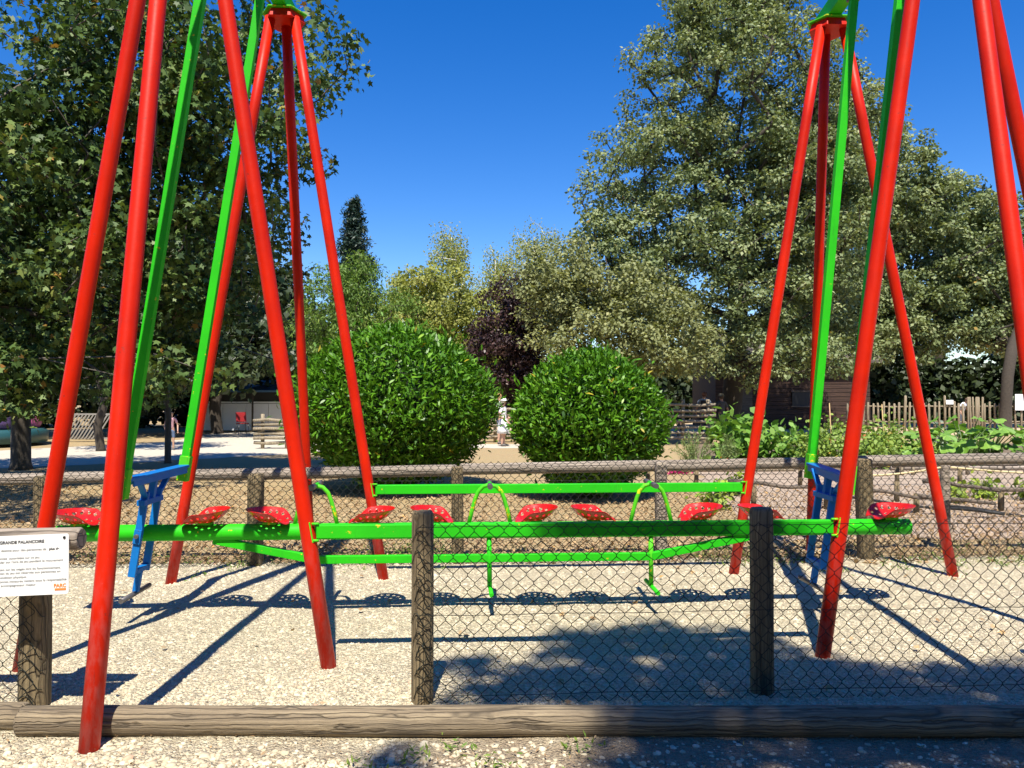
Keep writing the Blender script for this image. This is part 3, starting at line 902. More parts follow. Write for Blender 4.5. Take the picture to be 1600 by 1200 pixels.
# front fence, right of the opening
ff = empty('chain_link_fence', (0.46, 4.12, 0), RZ, 'chain-link fence on two round posts in front of the swing, right of the opening', 'fence', 'fences round the gravel pad')
post('post', -0.93, 0, 1.00, 0.058, M['post'], ff, 3)
post('post', 0.89, 0.03, 1.00, 0.062, M['post'], ff, 4)
post('post', 2.75, 0.03, 1.00, 0.06, M['post'], ff, 5)
chain_link('wire_mesh', -0.96, 3.2, 0.015, 0.97, -0.075, M['wire'], ff, 2, rag=0.012)
for z, s in ((0.925, 1), (0.475, 2), (0.06, 3)): line_wire('line_wire', -0.95, 3.2, z, -0.07, ff, seed=s)
post_ties(ff, -0.93, 0, 0.05, 0.92, 0.058, 5)
# front fence, left of the opening
fl = empty('chain_link_fence', (-2.47, 4.03, 0), RZ, 'end of chain-link fence with top rail behind the white notice board', 'fence', 'fences round the gravel pad')
post('post', 0, 0, 0.90, 0.075, M['post'], fl, 8)
post('post', -1.9, 0, 0.90, 0.07, M['post'], fl, 9)
chain_link('wire_mesh', -2.0, 0.06, 0.015, 0.80, -0.085, M['wire'], fl, 12)
post_ties(fl, 0, 0, 0.05, 0.55, 0.075, 9)
pole('top_rail', (-2.6, -0.10, 0.865), (0.30, -0.13, 0.885), 0.056, M['rail'], fl, 5, 0.06)
# back fence
bf = empty('chain_link_fence', (0.46, 7.50, 0), RZ, 'long chain-link fence with a timber top rail behind the swing', 'fence', 'fences round the gravel pad')
for i, (u, t, r, sq) in enumerate(((-6.8, .86, .07, 0), (-4.87, .86, .07, 0), (-2.90, .87, .07, 1), (-0.98, .93, .06, 1), (0.99, .97, .055, 1), (3.03, .99, .072, 1), (5.05, .97, .07, 1), (7.0, .97, .07, 0))):
    post('post', u, 0, t, r, M['post'] if i != 4 else M['rail'], bf, 20 + i, bool(sq), tilt=(-0.02 if i == 5 else 0.01 * ((i % 3) - 1)))
chain_link('wire_mesh', -8.6, 8.6, 0.01, 1.0, -0.085, M['wire'], bf, 31, rag=0.01, r=0.0029, rise=0.015)
for z, s in ((0.80, 5), (0.42, 6), (0.05, 7)): line_wire('line_wire', -8.6, 8.6, z, -0.08, bf, seed=s)
for i, (a, b_) in enumerate(((-8.7, -4.9), (-4.88, -0.99), (-0.97, 3.0), (3.02, 7.0))):
    za = 0.862 + 0.016 * a + 0.004; zb = 0.862 + 0.016 * b_ - 0.004
    pole('top_rail', (a, 0.125, za + 0.04), (b_, 0.125, zb + 0.04), 0.056, M['rail'], bf, 40 + i, 0.05)

# logs lying along the front edge
o = pole('edging_log', (-2.33, 3.69, 0.064), (4.2, 3.685, 0.066), 0.070, M['log'], None, 61, 0.05, n=28, m=90)
tag(o, 'long weathered round log lying on the gravel in front of the swing', 'log', 'logs edging the gravel pad')
o = pole('edging_log', (-6.3, 3.80, 0.06), (-2.34, 3.76, 0.055), 0.068, M['log'], None, 64, 0.06, n=24, m=50)
tag(o, 'shorter darker log butting against the long log at far left corner', 'log', 'logs edging the gravel pad')

# notice board -------------------------------------------------------
def build_sign():
    root = empty('notice_board', (-2.385, 3.80, 0.775), RZ, 'white notice board with black French rules text fixed to the left rail', 'sign')
    root.rotation_euler = (R(-3), R(-2.0), RZ)
    w, h = 0.42, 0.292
    b = MB(); cr = 0.014; vs = []
    for cx, cz, a0 in ((w / 2 - cr, h / 2 - cr, 0), (-w / 2 + cr, h / 2 - cr, 90), (-w / 2 + cr, -h / 2 + cr, 180), (w / 2 - cr, -h / 2 + cr, 270)):
        for a in range(0, 91, 15):
            vs.append((cx + cr * math.cos(R(a0 + a)), cz + cr * math.sin(R(a0 + a))))
    m = len(vs)
    pts = [V(x, 0, z) for x, z in vs] + [V(x, 0.005, z) for x, z in vs]
    b.add(pts, [list(range(m)), list(reversed(range(m, 2 * m)))] + [(k, m + k, m + (k + 1) % m, (k + 1) % m) for k in range(m)])
    bd = b.build('board', M['white'], root)
    def text(s, x, z, size, align='LEFT', mat='ink', bold=0.0, name='lettering'):
        c = bpy.data.curves.new(name, 'FONT'); c.body = s; c.size = size; c.align_x = align; c.offset = bold
        c.materials.append(M[mat])
        o = bpy.data.objects.new(name, c); COL.objects.link(o); o.parent = root
        o.location = (x, -0.0015, z); o.rotation_euler = (R(90), 0, 0)
        dg = bpy.context.evaluated_depsgraph_get()
        me = bpy.data.meshes.new_from_object(o.evaluated_get(dg))
        m4 = (o.location.copy(), o.rotation_euler.copy())
        bpy.data.objects.remove(o); bpy.data.curves.remove(c)
        o = bpy.data.objects.new(name, me); COL.objects.link(o); o.parent = root
        o.location, o.rotation_euler = m4
        if not me.materials: me.materials.append(M[mat])
        return o
    X = -0.128
    text('GRANDE BALANÇOIRE', -0.119, 0.107, 0.0205, bold=0.0007)
    rows = [('est destiné pour des personnes de', 0.070, 0.0172), ('personnes  autorisées sur ce jeu.', 0.032, 0.0172), ('circuler sur l\'aire de jeu pendant le mouvement', 0.014, 0.0172),
            ('assis sur les sièges lors du fonctionnement.', -0.022, 0.0172), ('utilisation du jeu est réservée aux personnes en', -0.040, 0.0172), ('condition physique.', -0.060, 0.0172),
            ('personnes mineures restent sous la responsabilité', -0.080, 0.0172), ('accompagnateur majeur.', -0.099, 0.0172)]
    rights = [0.104, 0.075, 0.184, 0.174, 0.172, 0.012, 0.201, 0.058]
    for (s, z, sz), xr in zip(rows, rights):
        text(s, xr, z, sz, 'RIGHT')
    text('plus de', 0.166, 0.070, 0.0172, 'RIGHT', bold=0.0005)
    text('PARC', 0.199, -0.112, 0.024, 'RIGHT', 'orange_ink', 0.0010, 'logo_lettering')
    sb = MB(); sb.box((0.171, -0.0012, -0.122), (0.054, 0.001, 0.010)); sb.build('logo_band', M['orange_ink'], root)
    for x in (-0.19, 0.19):
        s = MB(); s.tube([V(x, -0.004, h / 2 - 0.018), V(x, 0.03, h / 2 - 0.018)], 0.0065, 10); s.build('screw', M['screw'], root)
    return root
build_sign()

# ------------------------------------------------------------------ loose stones (front strip)
def build_pebbles():
    g = np.random.default_rng(5)
    n = 88000
    y = 2.9 + (7.7 - 2.9) * g.uniform(0, 1, n) ** 1.45
    x = g.uniform(-1, 1, n) * (y * 0.71) + 0.1
    keep = y < 7.55 + 0.047 * x + 0.05 * g.normal(size=n)
    for _, (feet, _a) in TRIPODS.items():
        for fx, fy in feet:
            m_ = 130
            an_ = g.uniform(0, 2 * math.pi, m_); q_ = 0.047 + np.abs(g.normal(size=m_)) * 0.045
            x = np.concatenate([x, fx + np.cos(an_) * q_]); y = np.concatenate([y, fy + np.sin(an_) * q_]); keep = np.concatenate([keep, np.ones(m_, bool)])
    n = len(x)
    # fewer stones where bare soil shows in front of the log
    soil = np.array([mnoise.noise(V(a * 1.6, b * 2.6, 7)) for a, b in zip(x, y)])
    front = np.interp(x, [-2.5, -1.2, -0.2, 0.5, 1.2], [0.85, 0.70, 0.55, 0.22, 0.13]) * np.where(y > 3.43, 0.42, 1.0) * np.where(soil > 0.12, 0.4, 1.0)
    keep &= g.uniform(0, 1, n) < np.where(y < 3.62, front, 1.0)
    keep &= ~((y > 3.60) & (y < 3.76))
    x, y = x[keep], y[keep]; n = len(x)
    z = np.array([gravel_height(a, b) for a, b in zip(x, y)])
    s = np.exp(g.normal(-5.12, 0.38, n)); s = np.clip(s, 0.0035, 0.02) * np.where(y < 3.62, 1.3, 1.0) * np.interp(y, [4, 7.5], [1.0, 1.35])
    tint_all = g.uniform(0, 1, n)
    A6 = np.arange(6) * math.pi / 3; A5 = np.arange(5) * math.pi * 0.4
    near_p = np.array([[math.cos(a), math.sin(a), -0.3] for a in A6] + [[0.78 * math.cos(a + .3), 0.78 * math.sin(a + .3), 0.62] for a in A6] + [[0, 0, 0.86]])
    near_f = [[k, (k + 1) % 6, 6 + (k + 1) % 6, 6 + k] for k in range(6)] + [[6 + k, 6 + (k + 1) % 6, 12] for k in range(6)]
    far_p = np.array([[math.cos(a), math.sin(a), -0.2] for a in A5] + [[0, 0, 0.9]])
    far_f = [[k, (k + 1) % 5, 5] for k in range(5)]
    built = []
    for sel, prof0, fl_ in ((y < 4.45, near_p, near_f), (y >= 4.45, far_p, far_f)):
        xs, ys, zs, ss, n = x[sel], y[sel], z[sel], s[sel], int(sel.sum())
        kv = len(prof0)
        prof = prof0[None] * (1 + 0.22 * g.normal(size=(n, kv, 3)))
        an = g.uniform(0, 2 * math.pi, n); ca, sa = np.cos(an), np.sin(an)
        prof[:, :, 0] *= g.uniform(0.9, 1.5, n)[:, None]; prof[:, :, 2] *= g.uniform(0.45, 0.95, n)[:, None]
        X = (prof[:, :, 0] * ca[:, None] - prof[:, :, 1] * sa[:, None]) * ss[:, None] + xs[:, None]
        Y = (prof[:, :, 0] * sa[:, None] + prof[:, :, 1] * ca[:, None]) * ss[:, None] + ys[:, None]
        Z = prof[:, :, 2] * ss[:, None] + zs[:, None] - 0.001
        Vv = np.stack([X, Y, Z], axis=2).reshape(-1, 3)
        flat_ = np.array([i for f in fl_ for i in f])
        loops = (flat_[None] + (np.arange(n) * kv)[:, None]).ravel()
        tot = np.tile(np.array([len(f) for f in fl_]), n)
        st = np.concatenate([[0], np.cumsum(tot)[:-1]])
        me = bpy.data.meshes.new('loose_gravel')
        me.vertices.add(len(Vv)); me.vertices.foreach_set('co', Vv.astype(np.float32).ravel())
        me.loops.add(len(loops)); me.loops.foreach_set('vertex_index', loops.astype(np.int32))
        me.polygons.add(len(tot)); me.polygons.foreach_set('loop_start', st.astype(np.int32)); me.polygons.foreach_set('loop_total', tot.astype(np.int32))
        me.polygons.foreach_set('use_smooth', np.ones(len(tot), bool))
        a = me.attributes.new('tint', 'FLOAT', 'FACE'); a.data.foreach_set('value', np.repeat(tint_all[sel], len(fl_)).astype(np.float32))
        me.update(calc_edges=True)
        built.append(me)
    m, nt, b, out = new_mat('pebble')
    at = N(nt, 'ShaderNodeAttribute', attribute_name='tint')
    c = ramp(nt, at.outputs['Fac'], [(0.0, (0.24, 0.19, 0.135)), (0.07, (0.50, 0.41, 0.275)), (0.3, (0.51, 0.435, 0.29)), (0.7, (0.60, 0.525, 0.365)), (0.975, (0.70, 0.63, 0.465)), (1.0, (0.52, 0.31, 0.19))])
    c = mixc(nt, noise(nt, wpos(nt), 220, 3), c, mixc(nt, 0.35, c, (0.42, 0.35, 0.26)))
    nt.links.new(c, b.inputs['Base Color']); b.inputs['Roughness'].default_value = 0.85
    for me, t in zip(built, ('loose pale stones along the front edge of the gravel', 'fine loose stones spread over the gravel under the swing')):
        tag(link('loose_gravel', me, m), t, 'gravel', None, 'stuff')
build_pebbles()

# fallen leaves and weeds on the dry ground -------------------------
def build_litter():
    g = np.random.default_rng(9)
    n = 15000
    y = 7.4 + 6.5 * g.uniform(0, 1, n) ** 1.3
    x = g.uniform(-0.72, 0.74, n) * y
    pos = np.column_stack([x, y, np.full(n, 0.004) + g.uniform(0, 0.012, n)])
    o = leaf_object('fallen_leaves', pos, np.zeros((n, 3)), 0.055, 'oval', LM['litter'], None, g.uniform(0, 1, n), up=1.0, out=0, jit=0.35, droop=0, g=g)
    tag(o, 'dry brown fallen leaves strewn over the ground behind the fence', 'leaves', None, 'stuff')
    n = 700
    pos = np.column_stack([g.uniform(-3.2, 3.6, n), g.uniform(2.9, 3.66, n), np.full(n, 0.024)])
    o = leaf_object('fallen_leaves', pos, np.zeros((n, 3)), 0.026, 'narrow', LM['litter'], None, g.uniform(0, 1, n), up=1.0, out=0, jit=0.4, droop=0, g=g)
    tag(o, 'small dry leaf scraps in front of the log', 'leaves', None, 'stuff')
    n = 90
    pos = np.column_stack([g.uniform(-3.5, 4.5, n), g.uniform(3.8, 7.4, n), np.full(n, 0.034)])
    o = leaf_object('fallen_leaves', pos, np.zeros((n, 3)), 0.045, 'maple', LM['litter'], None, g.uniform(0.3, 1, n), up=1.0, out=0, jit=0.35, droop=0, g=g)
    tag(o, 'a few dry leaves scattered on the gravel under the swing', 'leaves', None, 'stuff')
    # low green weeds along the fence foot
    P = []
    for k in range(130):
        cx, cy = g.uniform(-5, 6.5), 7.55 + g.normal() * 0.28
        m = 26
        P.append(np.column_stack([cx + g.normal(size=m) * 0.09, cy + g.normal(size=m) * 0.07, np.abs(g.normal(size=m)) * 0.03 + 0.005]))
    for cx, cy in ((-1.05, 7.95), (-1.35, 7.9), (-0.75, 7.9)):
        m = 160
        P.append(np.column_stack([cx + g.normal(size=m) * 0.12, cy + g.normal(size=m) * 0.1, np.abs(g.normal(size=m)) * 0.07 + 0.005]))
    for cx, cy in ((-0.45, 3.42), (-0.25, 3.5), (-0.05, 3.36), (0.3, 3.5), (0.2, 3.2), (-0.62, 3.3)):
        m = 30
        P.append(np.column_stack([cx + g.normal(size=m) * 0.05, cy + g.normal(size=m) * 0.04, np.abs(g.normal(size=m)) * 0.012 + 0.02]))
    pos = np.concatenate(P)
    o = leaf_object('weeds', pos, np.zeros((len(pos), 3)), 0.035, 'narrow', LM['cherry'], None, g.uniform(0, 1, len(pos)), up=0.6, out=0, jit=0.8, droop=-0.4, g=g)
    tag(o, 'low green weeds growing along the fence foot', 'weeds', None, 'stuff')
    # dry grass blades
    n = 9000
    y = 7.7 + 5 * g.uniform(0, 1, n) ** 1.5
    pos = np.column_stack([g.uniform(-0.7, 0.74, n) * y, y, np.zeros(n)])
    o = leaf_object('dry_grass', pos, np.zeros((n, 3)), 0.06, 'needle', LM['litter'], None, g.uniform(0.55, 0.88, n), up=0.1, out=0, jit=1.0, droop=-0.9, g=g)
    tag(o, 'sparse dry straw grass behind the fence', 'grass', None, 'stuff')
build_litter()

# ------------------------------------------------------------------ setting beyond the fence
sheet('path', [(-13, 16.5), (-9.0, 19.2), (-6.6, 21.5), (-2.6, 24.2), (1.2, 24.5), (1.4, 26.2), (-3, 26.4), (-6.2, 30), (-9.5, 35), (-13.5, 35), (-12.2, 27.5), (-15.5, 23.0), (-22, 21.5), (-22, 17)], -0.008, M['path'], rough_edge=0.35)
sheet('mulch_bed', [(2.9, 8.7), (14, 9.3), (20, 14), (20, 17.5), (4.0, 17.2), (3.2, 12)], -0.008, M['chips'], rough_edge=0.3)
sheet('garden_bed', [(3.8, 17.0), (20, 17.3), (24, 27), (6.2, 26.2)], -0.004, M['soil'], rough_edge=0.3)
sheet('sandy_pen', [(8.5, 33), (34, 33), (40, 48), (-6, 48), (-6, 34.5)], -0.008, M['sand'], rough_edge=0.5)

# clipped laurel balls ----------------------------------------------
def laurel(label, c, r, rz, n, seed):
    g = np.random.default_rng(seed)
    root = empty('laurel_shrub', (c[0], c[1], 0), 0, label, 'shrub', 'clipped laurel shrubs')
    d = norm(g.normal(size=(n, 3)))
    lump = np.array([mnoise.noise(Vector(p) * 2.2 + V(seed, 0, 0)) * 0.05 + mnoise.noise(Vector(p) * 6 + V(seed, 5, 0)) * 0.028 for p in d])
    depth = g.uniform(0, 1, n) ** 1.6
    rad = 1 + lump - 0.26 * depth + 0.03 * np.maximum(0, g.normal(size=n)) ** 2 * (depth < 0.15)
    p = d * rad[:, None]
    # slightly boxy ball, fuller low down
    p[:, 2] = np.where(p[:, 2] < 0, p[:, 2] * 0.98, p[:, 2])
    xy = 1 + 0.10 * (1 - np.abs(d[:, 2])) - 0.12 * np.maximum(0, -d[:, 2]) ** 1.5
    pos = np.column_stack([p[:, 0] * r * xy, p[:, 1] * r * xy, rz + p[:, 2] * rz * 0.97])
    pos = pos[pos[:, 2] > 0.05]
    dd = norm(pos - np.array([0, 0, rz]))
    tint = np.clip(0.45 + 0.2 * g.normal(size=len(pos)), 0, 0.985); tint = np.where(g.uniform(size=len(pos)) < 0.006, 1.0, tint)
    leaf_object('foliage', pos, dd, 0.115, 'laurel', LM['laurel'], root, tint, up=0.30, out=0.12, jit=0.55, droop=-0.75, g=g, along=1.5)
    # dense twig core
    b = MB()
    for k in range(9):
        a = g.uniform(0, 2 * math.pi); q = V(math.cos(a) * r * 0.55, math.sin(a) * r * 0.55, rz * g.uniform(0.9, 1.5))
        b.tube([V(math.cos(a) * 0.12, math.sin(a) * 0.12, -0.05), q * 0.5 + V(0, 0, 0.1), q], [0.045, 0.03, 0.012], 6)
    b.build('stems', M['bark'], root)
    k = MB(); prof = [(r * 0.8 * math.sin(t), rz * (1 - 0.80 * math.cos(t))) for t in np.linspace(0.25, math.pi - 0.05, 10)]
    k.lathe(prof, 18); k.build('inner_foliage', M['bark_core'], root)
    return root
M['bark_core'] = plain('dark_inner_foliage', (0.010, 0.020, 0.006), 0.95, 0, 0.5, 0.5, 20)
laurel('broad clipped laurel ball on the left, the larger of the two', (-2.02, 13.3), 1.58, 1.41, 33000, 3)
laurel('smaller clipped laurel ball on the right of the gap', (1.24, 12.4), 1.12, 1.17, 21000, 5)

# ------------------------------------------------------------------ trees
make_tree('maple_tree', 'big dark maple at left reaching over the top of the frame', (-10.9, 17.2, 0),
          [(-11.6, 14.8, 8.6, 1.5, 2.0, 2.2), (-7.9, 14.9, 8.8, 1.3, 2.0, 1.6), (-9.6, 14.6, 7.0, 2.2, 2.0, 0.8), (-4.9, 14.6, 7.6, 2.0, 2.2, 2.4), (-6.9, 14.6, 7.9, 1.6, 2.0, 2.2), (-8.5, 14.0, 5.0, 3.2, 2.2, 2.1), (-5.9, 15.4, 5.0, 1.7, 1.9, 2.0), (-11.5, 14, 5.5, 3, 3, 3.0), (-7.6, 14.4, 6.6, 2.8, 2.2, 2.0),
           (-8.2, 13.0, 3.0, 2.6, 1.2, 1.5), (-6.7, 16.0, 3.1, 2.1, 1.4, 1.5), (-10.6, 13.4, 3.2, 2.6, 1.6, 1.6), (-7.4, 13.2, 2.0, 2.4, 1.0, 0.9), (-10.3, 13.3, 2.0, 2.7, 1.2, 1.0), (-9.2, 15.6, 2.3, 3.4, 1.0, 0.9), (-6.6, 17.4, 2.5, 2.4, 1.2, 1.1)],
          1120, 70, 0.135, 'maple', LM['maple'], M['bark_grey'], 0.19, 0.52, 2.6, 21, None, (0.0, 0.0), gaps=0.28, flat=0.7, up=0.45, droop=0.45, tips=0.02)
make_tree('maple_tree', 'shaded maple standing by the white shed behind the big maple', (-12.9, 33.9, 0),
          [(-14, 36, 6.5, 4, 3.5, 4), (-11.2, 37, 5, 2.2, 2.6, 3), (-17, 36, 7, 4, 3.5, 4), (-13, 34.5, 4.2, 4, 2.2, 1.4), (-13.2, 30.6, 3.2, 4.6, 1.5, 1.3), (-9.2, 31, 3.5, 2.5, 1.4, 1.6), (-18, 29.5, 3.2, 4, 1.6, 1.6)],
          620, 60, 0.30, 'quad', LM['dark'], M['bark'], 0.24, 0.9, 2.3, 22, None, flat=0.7)
make_tree('maple_tree', 'dark tree in the far left background beyond the play area', (-21, 32, 0),
          [(-21, 31, 8, 6, 4, 6), (-24, 28, 5, 5, 4, 3), (-17, 33, 5, 4, 4, 4)],
          380, 60, 0.32, 'quad', LM['dark'], M['bark'], 0.26, 1.0, 2.2, 23, None, flat=0.7)
# slim young trees at the path edge
make_tree('young_tree', 'slim young tree beside the sunlit path at left', (-8.35, 18.8, 0),
          [(-8.3, 18.4, 4.2, 1.5, 1.3, 1.3)], 60, 60, 0.14, 'maple', LM['maple'], M['bark_grey'], 0.075, 0.45, 1.9, 24, None)
make_tree('young_tree', 'thin trunked tree in shade left of the diagonal slat fence', (-12.2, 23.0, 0),
          [(-12, 22.6, 5.0, 2.2, 2, 1.8)], 70, 60, 0.17, 'quad', LM['dark'], M['bark'], 0.12, 0.6, 2.2, 25, None)

make_tree('linden_tree', 'tall broad linden with olive leaves right of centre', (8.6, 31.0, 0),
          [(8.8, 30, 13.5, 4.6, 3.6, 4.4), (5.7, 30, 9.6, 3.1, 3, 3.0), (10.8, 29.6, 9, 3.4, 3, 3.6), (8.4, 28.6, 6.2, 4.4, 2.8, 2.6), (4.6, 29.5, 6.5, 2.6, 2.4, 2.4), (8.6, 30, 17, 2.6, 2.4, 2.2), (9.2, 28.4, 3.4, 3.6, 2.2, 1.4), (12.9, 33.2, 6.3, 3.2, 2.2, 2.7), (12.8, 31.6, 3.7, 3.2, 1.6, 1.2), (12.4, 30.2, 11.0, 3.0, 2.6, 3.4)],
          1500, 100, 0.155, 'rhomb', LM['linden'], M['bark'], 0.42, 0.60, 1.9, 31, None, flat=0.55, bias=0.36, gaps=0.04, up=0.75, tips=0.012)
make_tree('linden_tree', 'lower linden with spreading crown at right behind the picket fence', (19.0, 41.5, 0),
          [(18.4, 41, 12.6, 4.4, 3, 4.4), (16.8, 40, 6.8, 4.0, 2.6, 3.0), (22.6, 40.5, 10.8, 3.0, 2.4, 2.6), (22, 40, 6.4, 4.0, 2.6, 2.5), (18.8, 39.6, 4.4, 4.6, 2.0, 1.4)],
          760, 90, 0.215, 'rhomb', LM['linden'], M['bark'], 0.28, 0.62, 2.0, 32, None, flat=0.55, bias=0.36, up=0.75, tips=0.01)
make_tree('linden_tree', 'linden at the right edge with its trunk against the picket fence', (22.4, 35.2, 0),
          [(25.5, 39, 8.5, 4.2, 2.6, 3.2), (24.5, 38.4, 5.2, 3.4, 2.2, 1.6), (29, 39.5, 7.5, 4, 3, 3)],
          400, 80, 0.20, 'rhomb', LM['linden'], M['bark'], 0.24, 0.7, 2.2, 33, None, flat=0.6, up=0.7)
make_tree('green_tree', 'deep green tree behind the lindens at the right edge', (27.5, 50, 0),
          [(27.5, 50, 11.0, 5.0, 4, 4.2), (33, 49, 9, 5, 4, 4.5), (22, 50, 7, 5, 3.5, 3.5)],
          420, 60, 0.32, 'quad', LM['dark'], M['bark'], 0.3, 1.0, 2.5, 34, None)
make_tree('olive_tree', 'pale olive leaved tree spreading low behind the right laurel', (3.4, 26.8, 0),
          [(3.0, 26.4, 4.4, 2.7, 2.0, 1.9), (1.6, 27, 5.6, 1.6, 1.6, 1.6), (5.0, 26, 3.6, 2.0, 1.8, 1.6)],
          320, 95, 0.14, 'rhomb', LM['olive'], M['bark'], 0.14, 0.55, 0.9, 35, None, flat=0.6, up=0.7)
make_tree('purple_plum_tree', 'dark purple leaved plum tree in the gap between the laurels', (-0.25, 29.5, 0),
          [(-0.2, 29.3, 3.4, 1.6, 1.3, 1.9), (0.0, 29.3, 5.2, 1.1, 1.0, 1.2), (0.8, 29.2, 2.5, 1.3, 1.1, 1.2)],
          170, 95, 0.13, 'oval', LM['plum'], M['bark'], 0.12, 0.48, 0.8, 36, None)
make_tree('cherry_tree', 'bright green cherry tree behind the left laurel', (-6.1, 29.0, 0),
          [(-6.2, 28.8, 4.6, 2.0, 1.7, 2.3), (-4.9, 28.8, 4.0, 1.7, 1.5, 1.8), (-5.8, 28.8, 6.4, 0.9, 0.9, 1.2)],
          230, 85, 0.16, 'narrow', LM['cherry'], M['bark'], 0.13, 0.5, 0.8, 37, None, up=0.4, droop=0.7)
make_tree('green_shrub_tree', 'yellowish green bushy tree between the cherry and the purple plum', (-3.2, 32.0, 0),
          [(-3.2, 33.5, 4.6, 2.6, 1.8, 2.9), (-1.6, 34, 3.6, 1.8, 1.6, 2.2), (-5.0, 34, 4.0, 2.0, 1.6, 2.6)],
          260, 85, 0.16, 'oval', LM['birch'], M['bark'], 0.14, 0.55, 0.6, 38, None)
def birch(label, base, h, w, seed):
    x, y = base
    return make_tree('birch_tree', label, (x, y, 0), [(x, y, h * 0.80, w * 0.75, w * 0.75, h * 0.17), (x, y, h * 0.52, w * 1.05, w, h * 0.26)],
                     170, 105, 0.125, 'quad', LM['birch'], M['bark_birch'], 0.10, 0.6, h * 0.25, seed, 'weeping birches in the background', strand=1.8, flat=0.8, up=0.2, droop=0.8, nseg=2)
birch('tall weeping birch with white trunk left of the purple plum', (-3.6, 44.5), 12.2, 1.9, 41)
birch('weeping birch standing just right of the purple plum', (1.3, 46.0), 12.6, 2.4, 42)
birch('faint low birch left of the tall weeping birch', (-6.2, 46.5), 9.6, 1.9, 43)
birch('weeping birch squeezed between the two tallest birches', (-1.0, 47.5), 11.3, 1.6, 44)

def conifer(label, x, y, h, r, seed):
    g = np.random.default_rng(seed)
    root = empty('conifer_tree', (x, y, 0), 0, label, 'tree')
    b = MB(); b.tube([V(0, 0, -0.1), V(0, 0, h * 0.6), V(0, 0, h)], [0.2, 0.1, 0.015], 8); b.build('trunk', M['bark'], root)
    P = []; O = []; bb = MB()
    z = h * 0.12
    while z < h:
        rr = r * (1 - z / h) ** 0.65 + 0.06
        for k in range(12):
            a = g.uniform(0, 2 * math.pi); L = rr * g.uniform(0.4, 1.25)
            tip = np.array([math.cos(a) * L, math.sin(a) * L, z - 0.10 * L + 0.12 * g.normal()])
            bb.tube([V(0, 0, z), V(*tip)], [0.02, 0.006], 3, cap=False)
            m = int(26 + 60 * L)
            t = g.uniform(0.15, 1, m)[:, None]
            P.append(np.array([0, 0, z]) * (1 - t) + tip * t + g.normal(size=(m, 3)) * 0.10); O.append(np.tile(tip / (np.linalg.norm(tip) + 1e-6), (m, 1)))
        z += 0.24
    bb.build('branches', M['bark'], root)['kind'] = 'stuff'
    P = np.concatenate(P); O = np.concatenate(O)
    O[:, 2] = 0.2
    leaf_object('crown', P, norm(O), 0.22, 'narrow', LM['conifer'], root, g.uniform(0, 1, len(P)), up=0.4, out=0.3, jit=0.7, droop=0.1, g=g)
conifer('dark narrow conifer rising above the cherry tree', -9.1, 44.5, 13.0, 2.5, 51)

# far wood closing the view
def far_wood():
    g = np.random.default_rng(77)
    P = []
    rows = [(-64, 68, 2.4, 57, 0, 900)]
    for x0, x1, dx, yy, kind, m in rows:
        for x in np.arange(x0, x1, dx):
            y = yy + g.normal() * 2.5 - abs(x) * 0.10
            h = g.uniform(4.0, 6.0) if abs(x + 4) < 16 else g.uniform(7, 10)
            P.append(ball(m, g, 0.4) * np.array([2.4, 2.0, h * 0.55]) + np.array([x, y, h * 0.5]))
    for x0, x1, yy in ((-40, -7.5, 41.5), (7, 40, 49)):
        for x in np.arange(x0, x1, 2.0):
            h = g.uniform(3.6, 5.2)
            P.append(ball(1100, g, 0.4) * np.array([1.9, 1.3, h * 0.55]) + np.array([x, yy + g.normal() * 0.8, h * 0.48]))
    P = np.concatenate(P); P = P[P[:, 2] > 0.05]
    o = leaf_object('far_wood', P, norm(g.normal(size=P.shape) + np.array([0, -1, 0.3])), 0.5, 'quad', LM['dark'], None, np.clip(0.35 + 0.25 * g.normal(size=len(P)), 0, 1), up=0.5, out=0.4, jit=0.6, g=g)
    tag(o, 'continuous dark wood closing the view behind everything', 'wood', None, 'stuff')
far_wood()

